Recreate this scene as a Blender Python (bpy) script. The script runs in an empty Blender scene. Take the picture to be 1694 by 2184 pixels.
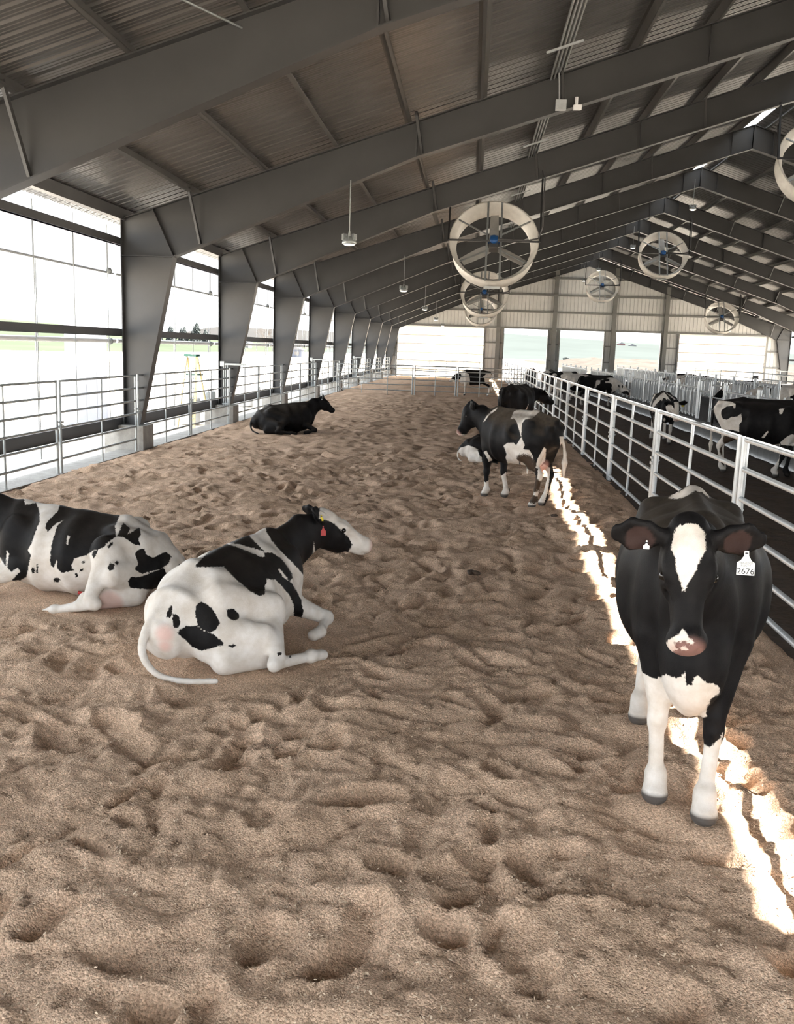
import bpy, bmesh, math, random
import numpy as np
from mathutils import Vector, Matrix

random.seed(7)
RNG = np.random.default_rng(11)
scene = bpy.context.scene
COL = scene.collection

# ------------------------------------------------------------------ camera
CAM_H = 2.25
F_PX, YAW, PITCH, ROLL = 1989.89, .0742, -.1734, .0343
_fw = Vector((-math.sin(YAW) * math.cos(PITCH), math.cos(YAW) * math.cos(PITCH), math.sin(PITCH)))
_r = Vector((math.cos(YAW), math.sin(YAW), 0)); _u = _r.cross(_fw)
_R = _r * math.cos(ROLL) + _u * math.sin(ROLL); _U = -_r * math.sin(ROLL) + _u * math.cos(ROLL)
cam_data = bpy.data.cameras.new('camera')
cam = bpy.data.objects.new('camera', cam_data); COL.objects.link(cam)
cam.matrix_world = Matrix(((_R.x, _U.x, -_fw.x, 0), (_R.y, _U.y, -_fw.y, 0), (_R.z, _U.z, -_fw.z, CAM_H), (0, 0, 0, 1)))
cam_data.sensor_fit = 'VERTICAL'; cam_data.sensor_height = 36.0
cam_data.lens = F_PX / 2184 * 36.0
cam_data.clip_end = 3000; cam_data.clip_start = .05
scene.camera = cam

# ------------------------------------------------------------------ sky, sun, exposure
world = bpy.data.worlds.new('world'); scene.world = world; world.use_nodes = True
bg = world.node_tree.nodes['Background']
bg.inputs[0].default_value = (.88, .94, 1.0, 1); bg.inputs[1].default_value = .95
SUN_DIR = Vector((-7.68, -1.0, -10.4)).normalized()
sun_data = bpy.data.lights.new('sun', 'SUN'); sun_data.energy = 9.5; sun_data.angle = math.radians(.53)
sun_data.color = (1, .95, .87)
sun = bpy.data.objects.new('sun', sun_data); COL.objects.link(sun)
sun.rotation_euler = SUN_DIR.to_track_quat('-Z', 'Y').to_euler(); sun.location = (30, 10, 45)
vs = scene.view_settings
vs.view_transform = 'Standard'; vs.look = 'None'; vs.gamma = 1; vs.use_curve_mapping = False
vs.exposure = 2.62

cy = scene.cycles
cy.use_adaptive_sampling = True; cy.adaptive_threshold = .055; cy.adaptive_min_samples = 20
cy.max_bounces = 5; cy.diffuse_bounces = 4; cy.glossy_bounces = 2; cy.transmission_bounces = 3; cy.transparent_max_bounces = 4
cy.caustics_reflective = False; cy.caustics_refractive = False

# ------------------------------------------------------------------ helpers
def put(o, parent=None):
    COL.objects.link(o)
    if parent is not None: o.parent = parent
    return o
def tag(o, label=None, cat=None, group=None, kind=None):
    if label: o['label'] = label
    if cat: o['category'] = cat
    if group: o['group'] = group
    if kind: o['kind'] = kind
    return o
def empty(name, loc=(0, 0, 0), rz=0, **k):
    o = bpy.data.objects.new(name, None); o.location = loc; o.rotation_euler = (0, 0, rz); o.empty_display_size = .2
    put(o); tag(o, **k); return o
def copy_tree(o, parent=None, kids=None):
    c = o.copy(); COL.objects.link(c); c.parent = parent
    for ch in list(o.children): copy_tree(ch, c)
    return c
ORD = ['nearest', 'second', 'third', 'fourth', 'fifth', 'sixth', 'seventh', 'eighth', 'ninth', 'tenth', 'eleventh', 'twelfth',
       'thirteenth', 'fourteenth', 'fifteenth', 'sixteenth', 'seventeenth', 'eighteenth', 'nineteenth', 'twentieth']

class MB:
    """collects shapes, builds one mesh object"""
    def __init__(s): s.v = []; s.f = []; s.sm = []
    def add(s, verts, faces, smooth=False):
        n = len(s.v); s.v += [tuple(p) for p in verts]; s.f += [tuple(i + n for i in f) for f in faces]; s.sm += [smooth] * len(faces)
        return s
    def box(s, x0, x1, y0, y1, z0, z1):
        return s.add([(x0, y0, z0), (x1, y0, z0), (x1, y1, z0), (x0, y1, z0), (x0, y0, z1), (x1, y0, z1), (x1, y1, z1), (x0, y1, z1)],
                     [(0, 3, 2, 1), (4, 5, 6, 7), (0, 1, 5, 4), (1, 2, 6, 5), (2, 3, 7, 6), (3, 0, 4, 7)])
    def bar(s, a, b, w, h, up=(0, 0, 1)):
        """box from a to b, w across, h along up"""
        a = Vector(a); b = Vector(b); d = (b - a).normalized(); up = Vector(up)
        sd = d.cross(up)
        if sd.length < 1e-4: sd = d.cross(Vector((1, 0, 0)))
        sd.normalize(); u = sd.cross(d)
        sd *= w / 2; u *= h / 2
        v = [a - sd - u, a + sd - u, a + sd + u, a - sd + u, b - sd - u, b + sd - u, b + sd + u, b - sd + u]
        return s.add(v, [(0, 1, 2, 3), (7, 6, 5, 4), (0, 4, 5, 1), (1, 5, 6, 2), (2, 6, 7, 3), (3, 7, 4, 0)])
    def tube(s, pts, r, n=10, caps=True, closed=False):
        pts = [Vector(p) for p in pts]; rr = r if isinstance(r, (list, tuple)) else [r] * len(pts)
        v = []; f = []; prev = None
        for i, p in enumerate(pts):
            if closed: d = pts[(i + 1) % len(pts)] - pts[i - 1]
            else: d = (pts[min(i + 1, len(pts) - 1)] - pts[max(i - 1, 0)])
            d.normalize()
            if prev is None:
                a = Vector((0, 0, 1)) if abs(d.z) < .9 else Vector((1, 0, 0)); sd = d.cross(a).normalized()
            else:
                sd = (prev - d * prev.dot(d)).normalized()
            prev = sd; u = sd.cross(d)
            for k in range(n):
                t = 2 * math.pi * k / n; v.append(p + (sd * math.cos(t) + u * math.sin(t)) * rr[i])
        m = len(pts)
        for i in range(m if closed else m - 1):
            j = (i + 1) % m
            for k in range(n):
                f.append((i * n + k, i * n + (k + 1) % n, j * n + (k + 1) % n, j * n + k))
        s.add(v, f, True)
        if caps and not closed:
            s.add([v[k] for k in range(n)], [tuple(range(n - 1, -1, -1))]); s.add([v[(m - 1) * n + k] for k in range(n)], [tuple(range(n))])
        return s
    def prism_xz(s, poly, y0, y1):
        n = len(poly)
        v = [(x, y0, z) for x, z in poly] + [(x, y1, z) for x, z in poly]
        f = [tuple(range(n)), tuple(range(2 * n - 1, n - 1, -1))] + [(i, i + n, (i + 1) % n + n, (i + 1) % n) for i in range(n)]
        return s.add(v, f)
    def ball(s, c, r, nu=12, nv=8, scale=(1, 1, 1)):
        v = []; f = []
        for j in range(nv + 1):
            t = math.pi * j / nv
            for i in range(nu):
                p = 2 * math.pi * i / nu
                v.append((c[0] + r * scale[0] * math.sin(t) * math.cos(p), c[1] + r * scale[1] * math.sin(t) * math.sin(p), c[2] + r * scale[2] * math.cos(t)))
        for j in range(nv):
            for i in range(nu):
                f.append((j * nu + i, (j + 1) * nu + i, (j + 1) * nu + (i + 1) % nu, j * nu + (i + 1) % nu))
        return s.add(v, f, True)
    def lathe(s, prof, n=20, c=(0, 0, 0), closed=False):
        """prof: list of (r,z) revolved about z"""
        v = []; f = []; m = len(prof)
        for r, z in prof:
            for i in range(n):
                t = 2 * math.pi * i / n; v.append((c[0] + r * math.cos(t), c[1] + r * math.sin(t), c[2] + z))
        for j in range(m if closed else m - 1):
            k = (j + 1) % m
            for i in range(n): f.append((j * n + i, j * n + (i + 1) % n, k * n + (i + 1) % n, k * n + i))
        return s.add(v, f, True)
    def mesh(s, name, mat):
        me = bpy.data.meshes.new(name); me.from_pydata(s.v, [], s.f)
        me.polygons.foreach_set('use_smooth', s.sm); me.materials.append(mat); me.validate(); me.update()
        bm = bmesh.new(); bm.from_mesh(me); bmesh.ops.recalc_face_normals(bm, faces=bm.faces); bm.to_mesh(me); bm.free()
        return me
    def build(s, name, mat, parent=None, loc=None):
        o = bpy.data.objects.new(name, s.mesh(name, mat))
        if loc: o.location = loc
        return put(o, parent)
def inst(name, me, parent=None, loc=(0, 0, 0), rot=(0, 0, 0), scale=None):
    o = bpy.data.objects.new(name, me); o.location = loc; o.rotation_euler = rot
    if scale: o.scale = scale
    return put(o, parent)

# ------------------------------------------------------------------ materials
def nodes(name):
    m = bpy.data.materials.new(name); m.use_nodes = True
    nt = m.node_tree; b = nt.nodes['Principled BSDF']
    return m, nt, b
def N(nt, t, **k):
    n = nt.nodes.new(t)
    for a, v in k.items():
        if a == 'inp':
            for i, x in v.items(): n.inputs[i].default_value = x
        else: setattr(n, a, v)
    return n
def simple(name, col, rough=.5, metal=0., var=.12, scale=4., bump=0., bscale=60., spec=.5):
    m, nt, b = nodes(name)
    tc = N(nt, 'ShaderNodeTexCoord'); nz = N(nt, 'ShaderNodeTexNoise', inp={'Scale': scale, 'Detail': 6., 'Roughness': .6})
    nt.links.new(tc.outputs['Object'], nz.inputs['Vector'])
    rp = N(nt, 'ShaderNodeValToRGB')
    rp.color_ramp.elements[0].position = .3; rp.color_ramp.elements[1].position = .7
    rp.color_ramp.elements[0].color = tuple(c * (1 - var) for c in col) + (1,)
    rp.color_ramp.elements[1].color = tuple(min(1, c * (1 + var)) for c in col) + (1,)
    nt.links.new(nz.outputs['Fac'], rp.inputs[0]); nt.links.new(rp.outputs[0], b.inputs['Base Color'])
    b.inputs['Roughness'].default_value = rough; b.inputs['Metallic'].default_value = metal
    b.inputs['Specular IOR Level'].default_value = spec
    if bump:
        n2 = N(nt, 'ShaderNodeTexNoise', inp={'Scale': bscale, 'Detail': 4.}); nt.links.new(tc.outputs['Object'], n2.inputs['Vector'])
        bp = N(nt, 'ShaderNodeBump', inp={'Strength': bump, 'Distance': .02}); nt.links.new(n2.outputs['Fac'], bp.inputs['Height'])
        nt.links.new(bp.outputs[0], b.inputs['Normal'])
    return m
def translucent(name, col, rough=.5, mix=.75):
    m, nt, b = nodes(name)
    b.inputs['Base Color'].default_value = col + (1,); b.inputs['Roughness'].default_value = rough
    tr = N(nt, 'ShaderNodeBsdfTranslucent', inp={'Color': col + (1,)})
    mx = N(nt, 'ShaderNodeMixShader', inp={0: mix})
    nt.links.new(b.outputs[0], mx.inputs[1]); nt.links.new(tr.outputs[0], mx.inputs[2])
    nt.links.new(mx.outputs[0], nt.nodes['Material Output'].inputs[0]); return m
M = {}
M['steel'] = simple('grey_primer_steel', (.040, .0395, .039), .44, 0, .14, 1.2)
M['dark_steel'] = simple('dark_steel', (.065, .064, .065), .55, 0, .1, 2)
M['purlin'] = simple('purlin_steel', (.10, .097, .092), .45, .3, .15, 2)
M['galv'] = simple('galvanised_steel', (.34, .36, .36), .42, .5, .16, 9)
M['galv_bright'] = simple('bright_galvanised_steel', (.49, .51, .52), .38, .45, .12, 12)
M['roof'] = simple('galvanised_roof_sheet', (.22, .214, .208), .34, .7, .12, 1.5)
M['wallsheet'] = simple('off_white_wall_sheet', (.66, .655, .63), .5, 0, .06, 2)
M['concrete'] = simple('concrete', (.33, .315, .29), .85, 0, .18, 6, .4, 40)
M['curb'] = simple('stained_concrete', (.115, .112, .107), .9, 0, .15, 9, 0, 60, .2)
M['wallsteel'] = simple('wall_frame_steel', (.19, .186, .172), .5, 0, .1, 2)
M['doorrib'] = translucent('door_rib', (.55, .50, .44), .5, .6)
M['black'] = simple('black_paint', (.015, .015, .016), .4, 0, .1)
M['blue'] = simple('blue_enamel', (.012, .075, .24), .35, 0, .1)
M['fanwhite'] = simple('white_fibreglass', (.66, .635, .59), .45, 0, .1, 6)
M['blade'] = simple('cast_aluminium', (.42, .41, .39), .4, .3, .1, 5)
M['white'] = simple('white_paint', (.78, .78, .78), .5, 0, .05)
M['shaft'] = simple('white_sheet_metal', (.36, .37, .41), .6, 0, .05)
M['rust'] = simple('rusty_steel', (.2, .1, .06), .8, 0, .3, 10)
M['ladder'] = simple('yellow_fibreglass', (.72, .56, .28), .5)
M['green'] = simple('green_plastic', (.02, .11, .075), .5)
M['red'] = simple('red_paint', (.55, .05, .04), .5)
M['bark'] = simple('bark', (.05, .042, .036), .9)
M['leaf'] = simple('conifer_green', (.022, .028, .027), .8, 0, .35, 3)
M['gravel'] = simple('pale_gravel', (.62, .56, .48), .95, 0, .2, .35, spec=0)
M['field'] = simple('young_crop_green', (.043, .051, .036), .95, 0, .18, .02, spec=0)
M['dirt'] = simple('tilled_dirt', (.058, .050, .044), .95, 0, .25, .3, spec=0)

M['curtain'] = translucent('translucent_curtain', (.30, .31, .335), .5, .6)
M['doorcloth'] = translucent('translucent_door_panel', (.95, .91, .86), .5, .9)
def emissive(name, col, s):
    m, nt, b = nodes(name); b.inputs['Base Color'].default_value = col + (1,)
    b.inputs['Emission Color'].default_value = col + (1,); b.inputs['Emission Strength'].default_value = s; return m
M['lens'] = emissive('lit_lamp_lens', (1, .9, .72), 1.4)

def mat_bedding():
    m, nt, b = nodes('wood_shavings')
    tc = N(nt, 'ShaderNodeTexCoord')
    def noise(sc, det, ro=.6):
        n = N(nt, 'ShaderNodeTexNoise', inp={'Scale': sc, 'Detail': det, 'Roughness': ro}); nt.links.new(tc.outputs['Object'], n.inputs['Vector']); return n
    big = noise(1.1, 4); fine = noise(85, 3, .75)
    vor = N(nt, 'ShaderNodeTexVoronoi', inp={'Scale': 120., 'Randomness': 1.}); nt.links.new(tc.outputs['Object'], vor.inputs['Vector'])
    r1 = N(nt, 'ShaderNodeValToRGB'); e = r1.color_ramp.elements
    e[0].position = .3; e[0].color = (.43, .29, .20, 1); e[1].position = .72; e[1].color = (.90, .69, .52, 1)
    x = e.new(.5); x.color = (.70, .515, .375, 1)
    nt.links.new(fine.outputs['Fac'], r1.inputs[0])
    # single chips vary in tone
    r2 = N(nt, 'ShaderNodeValToRGB'); e = r2.color_ramp.elements
    e[0].position = 0; e[0].color = (.62, .60, .58, 1); e[1].position = 1; e[1].color = (1.28, 1.26, 1.24, 1)
    nt.links.new(vor.outputs['Color'], r2.inputs[0])
    mul = N(nt, 'ShaderNodeMixRGB', blend_type='MULTIPLY', inp={0: .85}); nt.links.new(r1.outputs[0], mul.inputs[1]); nt.links.new(r2.outputs[0], mul.inputs[2])
    r3 = N(nt, 'ShaderNodeValToRGB'); e = r3.color_ramp.elements
    e[0].position = .35; e[0].color = (.86, .83, .80, 1); e[1].position = .65; e[1].color = (1.06, 1.04, 1.03, 1)
    nt.links.new(big.outputs['Fac'], r3.inputs[0])
    mu2 = N(nt, 'ShaderNodeMixRGB', blend_type='MULTIPLY', inp={0: 1.}); nt.links.new(mul.outputs[0], mu2.inputs[1]); nt.links.new(r3.outputs[0], mu2.inputs[2])
    nt.links.new(mu2.outputs[0], b.inputs['Base Color'])
    b.inputs['Roughness'].default_value = .95; b.inputs['Specular IOR Level'].default_value = .15
    mid = noise(34, 5, .75)
    ad = N(nt, 'ShaderNodeMath', operation='SUBTRACT'); nt.links.new(mid.outputs['Fac'], ad.inputs[0])
    ml = N(nt, 'ShaderNodeMath', operation='MULTIPLY', inp={1: .35}); nt.links.new(vor.outputs['Distance'], ml.inputs[0]); nt.links.new(ml.outputs[0], ad.inputs[1])
    a2 = N(nt, 'ShaderNodeMath', operation='ADD'); nt.links.new(ad.outputs[0], a2.inputs[0])
    m5 = N(nt, 'ShaderNodeMath', operation='MULTIPLY', inp={1: .4}); nt.links.new(fine.outputs['Fac'], m5.inputs[0]); nt.links.new(m5.outputs[0], a2.inputs[1])
    bp = N(nt, 'ShaderNodeBump', inp={'Strength': .85, 'Distance': .022}); nt.links.new(a2.outputs[0], bp.inputs['Height'])
    nt.links.new(bp.outputs[0], b.inputs['Normal'])
    return m
M['bedding'] = mat_bedding()
M['chip'] = simple('pale_wood_chip', (.80, .62, .46), .9, 0, .3, 40, spec=.1)
M['manure'] = simple('dark_manure', (.055, .036, .024), .75, 0, .45, 7, .9, 14, .3)

# ------------------------------------------------------------------ barn dimensions (metres)
F1Y, BAY = 19.33, 7.4565
def FY(i): return F1Y + (i - 1) * BAY
XL, XR_, RIDGE = -7.27, 25.55, 9.14
EAVE, APEX = 4.66, 10.10
SL = (APEX - EAVE) / (RIDGE - XL)
def ztop(x): return EAVE + SL * (RIDGE - XL - abs(x - RIDGE))
WALL_Y = 79.3
Y_BACK = FY(-2) - .3
FRAMES = list(range(-2, 10))

# ---- rigid frames (one structure each)
def frame_proto():
    root = empty('rigid_frame', kind='structure')
    def mx(x, s): return x if s < 0 else 2 * RIDGE - x
    P = lambda x, z, s: (mx(x, s), z)
    def fl(mb, a, b, t=.02, w=.26): mb.bar((a[0], 0, a[1]), (b[0], 0, b[1]), w, t, (0, 0, 1) if abs(b[0] - a[0]) > abs(b[1] - a[1]) else (1, 0, 0))
    for s in (-1, 1):
        base_o, base_i = P(XL, .49, s), P(-6.93, .49, s); kn_o, kn_i = P(XL, 3.94, s), P(-6.19, 3.94, s)
        ev, tp = P(XL, EAVE, s), P(-6.62, ztop(-6.62), s)
        spl_b, spl_t = P(-1.3, ztop(-1.3) - .66, s), P(-1.3, ztop(-1.3), s)
        ap_t, ap_b = (RIDGE, APEX), (RIDGE, APEX - .76)
        c = MB(); c.prism_xz([base_o, base_i, kn_i, kn_o], -.006, .006)
        fl(c, base_o, kn_o); fl(c, base_i, kn_i); fl(c, kn_o, kn_i, .018)
        c.box(min(base_o[0], base_i[0]) - .03, max(base_o[0], base_i[0]) + .03, -.16, .16, .47, .49)
        c.build('column', M['steel'], root)
        k = MB(); k.prism_xz([kn_o, kn_i, tp, ev], -.006, .006); fl(k, kn_o, ev); fl(k, ev, tp); fl(k, kn_i, tp, .018, .24); k.build('haunch', M['steel'], root)
        ra = MB(); ra.prism_xz([kn_i, spl_b, spl_t, tp], -.006, .006); fl(ra, kn_i, spl_b); fl(ra, tp, spl_t); fl(ra, spl_b, spl_t, .022, .27); ra.build('rafter', M['steel'], root)
        rb = MB(); rb.prism_xz([spl_b, ap_b, ap_t, spl_t], -.006, .006); fl(rb, spl_b, ap_b); fl(rb, spl_t, ap_t); fl(rb, ap_b, ap_t, .022, .26)
        for xs in (4.2, 8.45):
            a = P(xs, ztop(xs) - .7 - .01 * (xs > 5), s); b2 = P(xs, ztop(xs), s); fl(rb, a, b2, .012, .18)
        rb.build('rafter', M['steel'], root)
        # angle braces from purlin down to the bottom flange
        for xs in (-5.77, -1.3, 1.42, 5.75):
            br = MB(); zt = ztop(xs); dep = 1.0 if xs < -5 else .66 if xs < 0 else .70
            br.bar((mx(xs, s), -.42, zt + .1), (mx(xs + .12, s), -.02, zt - dep + .06), .05, .05); br.build('flange_brace', M['steel'], root)
        pr = MB(); x0, x1 = sorted((mx(-7.62, s), mx(-6.79, s))); pr.box(x0, x1, -.32, .32, -.9, .47); pr.build('concrete_pier', M['concrete'], root)
    return root
fp = frame_proto()
for i in FRAMES:
    o = fp if i == FRAMES[0] else copy_tree(fp)
    o.location = (0, FY(i), 0)
    tag(o, f'tapered grey steel barn frame out of the picture, {ORD[-i - 1]} one behind the viewer' if i < 0 else
        f'tapered grey steel barn frame, {ORD[i]} one from the viewer' if i < 9 else 'tapered grey steel barn frame standing against the far gable wall', None)

# ---- roof: ribbed sheets and purlins
ceiling = empty('ceiling', kind='structure', label='ribbed galvanised roof sheets on purlins with an open ridge slot')
PURL = [-5.77 + 1.437 * k for k in range(10)] + [8.70]
pw = MB()
for x0 in (0,):  # zed section, runs along y
    L = FY(9) + .3 - Y_BACK
    pw.box(-.006, .006, 0, L, 0, .2).box(-.07, .006, 0, L, .19, .2).box(-.006, .07, 0, L, 0, .012).box(.06, .07, 0, L, 0, .03)
pm = pw.mesh('purlin', M['purlin'])
for x in PURL:
    inst('purlin', pm, ceiling, (x, Y_BACK, ztop(x) + .01), (0, -math.atan(SL), 0))
    inst('purlin', pm, ceiling, (2 * RIDGE - x, Y_BACK, ztop(x) + .01), (0, math.atan(SL), 0), (-1, 1, 1))
es = MB(); es.box(-.06, .06, 0, FY(9) + .3 - Y_BACK, -.02, .2).box(-.09, -.06, 0, FY(9) + .3 - Y_BACK, -.02, 0)
em = es.mesh('eave_strut', M['dark_steel'])
inst('eave_strut', em, ceiling, (XL, Y_BACK, EAVE + .0)); inst('eave_strut', em, ceiling, (XR_, Y_BACK, EAVE))
# one sheet: profile across y, straight up the slope
SHW = .914
prof = []
nr = 3
for k in range(nr):
    y = k * SHW / nr
    prof += [(y, 0), (y + .028, .034), (y + .062, .034), (y + .09, 0), (y + .135, 0), (y + .145, .006), (y + .165, .006), (y + .175, 0), (y + .22, 0), (y + .23, .006), (y + .25, .006), (y + .26, 0)]
prof += [(SHW, 0), (SHW + .012, .012)]
sa, ca = math.sin(math.atan(SL)), math.cos(math.atan(SL))
def roof_sheet(s):
    mb = MB(); xa, xb = XL - .55, RIDGE - .18
    v = []; n = len(prof)
    for t in (0, .004):
        for x in (xa, xb):
            for y, z in prof:
                zz = ztop(x) + .215 + z + t
                v.append((x if s < 0 else 2 * RIDGE - x, y, zz))
    f = [(i, i + 1, n + i + 1, n + i) for i in range(n - 1)]
    f += [(2 * n + i, 3 * n + i, 3 * n + i + 1, 2 * n + i + 1) for i in range(n - 1)]
    mb.add(v, f)
    return mb.mesh('roof_panel', M['roof'])
for s in (-1, 1):
    me = roof_sheet(s); y = Y_BACK
    while y < FY(9) + .35:
        inst('roof_panel', me, ceiling, (0, y, 0)); y += SHW
# ridge: upstand flashings either side of the slot
Ltot = FY(9) + .5 - Y_BACK
for s in (-1, 1):
    rf = MB(); x = RIDGE + s * .175; z = ztop(RIDGE - .175) + .21
    rf.box(x - .006, x + .006, Y_BACK, Y_BACK + Ltot, z - .02, z + .07)
    rf.bar((x + s * .05, Y_BACK, z + .06), (x + s * .05, Y_BACK + Ltot, z + .06), .12, .012)
    rf.build('ridge_flashing', M['roof'], ceiling)

# ---- floors and land
def grid_mesh(name, xs, ys, zf, mat, smooth=True):
    X, Y = np.meshgrid(xs, ys); Z = zf(X, Y)
    me = bpy.data.meshes.new(name); nx, ny = len(xs), len(ys)
    co = np.stack([X.ravel(), Y.ravel(), Z.ravel()], 1)
    i = np.arange(nx - 1)[None, :] + nx * np.arange(ny - 1)[:, None]; i = i.ravel()
    q = np.stack([i, i + 1, i + nx + 1, i + nx], 1)
    me.vertices.add(len(co)); me.vertices.foreach_set('co', co.ravel())
    me.loops.add(q.size); me.loops.foreach_set('vertex_index', q.ravel().astype(np.int32))
    me.polygons.add(len(q)); me.polygons.foreach_set('loop_start', np.arange(0, q.size, 4, dtype=np.int32))
    me.polygons.foreach_set('use_smooth', [smooth] * len(q))
    me.materials.append(mat); me.update(); me.validate()
    return me
def vnoise(x, y, seed):
    """smooth value noise"""
    xi = np.floor(x).astype(int); yi = np.floor(y).astype(int); fx = x - xi; fy = y - yi
    fx = fx * fx * (3 - 2 * fx); fy = fy * fy * (3 - 2 * fy)
    def h(a, b):
        n = (a * 374761393 + b * 668265263 + seed * 1442695041) & 0x7fffffff
        n = ((n ^ (n >> 13)) * 1274126177) & 0x7fffffff
        return ((n ^ (n >> 16)) & 0xffff) / 65535.
    return (h(xi, yi) * (1 - fx) + h(xi + 1, yi) * fx) * (1 - fy) + (h(xi, yi + 1) * (1 - fx) + h(xi + 1, yi + 1) * fx) * fy

# ---- bedding: trampled wood shavings with hoof pits
PRESS = []      # (x, y, radius, height): where animals stand or lie
_n = 5200
PITS = np.stack([RNG.uniform(-7.1, 2.6, _n), RNG.uniform(-1, 80, _n), RNG.uniform(.08, .20, _n), RNG.uniform(.07, .15, _n),
                 RNG.uniform(0, math.pi, _n), RNG.uniform(.03, .085, _n)], 1)
def bed_h(X, Y):
    xs, ys = X[0], Y[:, 0]
    wx = X + (vnoise(X * 2.3, Y * 2.3, 41) - .5) * .30; wy = Y + (vnoise(X * 2.3, Y * 2.3, 42) - .5) * .30
    bil = lambda q, s: np.abs(2 * vnoise(wx * q, wy * q, s) - 1)           # mounds with sharp creases between them
    H = (vnoise(X * .5, Y * .5, 1) - .5) * .10 + bil(1.4, 2) * .06 + bil(3.1, 3) * .055 + bil(7.3, 6) * .018 + (vnoise(X * 8, Y * 8, 7) - .5) * .022 \
        + (vnoise(X * 17, Y * 17, 4) - .5) * .024 + (vnoise(X * 38, Y * 38, 5) - .5) * .016 - .08
    D = np.zeros_like(H); Rm = np.zeros_like(H)
    for x, y, a, b, t, d in PITS:
        w = 1.7 * max(a, b)
        i0, i1 = np.searchsorted(xs, (x - w, x + w)); j0, j1 = np.searchsorted(ys, (y - w, y + w))
        if i1 <= i0 or j1 <= j0: continue
        dx = wx[j0:j1, i0:i1] - x; dy = wy[j0:j1, i0:i1] - y; c, s = math.cos(t), math.sin(t)
        q = np.sqrt(((dx * c + dy * s) / a) ** 2 + ((dy * c - dx * s) / b) ** 2)
        k = np.clip(1 - q, 0, 1); k = k * (2 - k)
        D[j0:j1, i0:i1] = np.maximum(D[j0:j1, i0:i1], d * k)
        Rm[j0:j1, i0:i1] = np.maximum(Rm[j0:j1, i0:i1], .22 * d * np.exp(-((q - 1.1) / .3) ** 2))
    H = H - D + Rm * np.clip(1 - D / .02, 0, 1) + .02
    for x, y, r, z in PRESS:
        w = np.clip(1.6 - np.sqrt((X - x) ** 2 + (Y - y) ** 2) / r, 0, 1); w = w * w * (3 - 2 * w)
        H = H * (1 - w) + w * (z + (H - z) * .18)
    e = np.clip((X + 7.05) / .5, 0, 1); H = H * e - .07 * (1 - e)
    e = np.clip((2.68 - X) / .35, 0, 1); H = H * e - .06 * (1 - e)
    return H
def build_bedding():
    fl = empty('floor', kind='structure', label='deep tan wood shavings bedding trampled into hoof pits')
    for x0, x1, y0, y1, st in ((-7.05, 2.68, 1.2, 8.4, .022), (-7.05, 2.68, 8.36, 20, .036), (-7.05, 2.68, 19.95, 42, .075), (-7.05, 2.68, 41.9, 79.2, .15), (-7.05, 2.68, Y_BACK, 1.25, .12)):
        me = grid_mesh('bedding', np.arange(x0, x1 + st / 2, st), np.arange(y0, y1 + st / 2, st), bed_h, M['bedding'])
        put(bpy.data.objects.new('bedding', me), fl)
        if y0 == 1.2:      # loose pale shavings on top, too many to count
            n = 60000; g = np.random.default_rng(5); co = np.empty(len(me.vertices) * 3, np.float32); me.vertices.foreach_get('co', co); co = co.reshape(-1, 3)
            p = co[g.integers(0, len(co), n)] + np.stack([g.uniform(-.011, .011, n), g.uniform(-.011, .011, n), g.uniform(.001, .005, n)], 1)
            a = g.uniform(0, 6.283, n); L = g.uniform(.002, .008, n); w = g.uniform(.0012, .003, n); ti = g.uniform(-.5, .5, n)
            d = np.stack([np.cos(a), np.sin(a), ti], 1) * L[:, None]; e = np.stack([-np.sin(a), np.cos(a), g.uniform(-.4, .4, n)], 1) * w[:, None]
            v = np.stack([p - d - e, p + d - e, p + d + e, p - d + e], 1).reshape(-1, 3)
            ch = put(bpy.data.objects.new('loose_shavings', np_mesh('loose_shavings', v, np.arange(4 * n).reshape(-1, 4), [M['chip']])), fl); ch['kind'] = 'stuff'
    return fl

# ---- manure alley, feed aisle, curbs
def rough(a, s): return lambda X, Y: -.045 + (vnoise(X * s, Y * s, 9) - .5) * a + (vnoise(X * s * 3, Y * s * 3, 8) - .5) * a * .5
for nm, x0, x1, lab in (('floor_alley', 2.6, 7.0, 'dark wet manure covered alley floor beside the bedding'), ('floor_far_alley', 11.5, 24.9, 'dark alley floor on the far side of the feed aisle')):
    st = .09 if x0 < 5 else .4
    o = put(bpy.data.objects.new(nm, grid_mesh(nm, np.arange(x0, x1 + .01, st), np.arange(Y_BACK, 79.3, st * 1.6), rough(.035, 2.6), M['manure']))); tag(o, lab, None, None, 'structure')
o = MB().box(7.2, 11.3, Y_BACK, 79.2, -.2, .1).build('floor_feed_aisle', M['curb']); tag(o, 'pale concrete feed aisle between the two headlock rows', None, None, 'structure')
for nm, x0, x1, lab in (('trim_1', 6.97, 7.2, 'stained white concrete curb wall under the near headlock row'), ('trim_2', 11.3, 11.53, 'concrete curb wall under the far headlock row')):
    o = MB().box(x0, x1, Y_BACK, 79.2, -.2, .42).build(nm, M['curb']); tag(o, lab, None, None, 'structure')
o = MB().box(-7.34, -6.84, Y_BACK, 79.2, -.4, -.035).build('trim_3', M['concrete']); tag(o, 'concrete footing strip under the left fence', None, None, 'structure')
o = MB().box(24.9, 25.6, Y_BACK, 79.2, -.4, -.02).build('trim_4', M['concrete']); tag(o, 'concrete footing strip along the right wall', None, None, 'structure')

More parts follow.
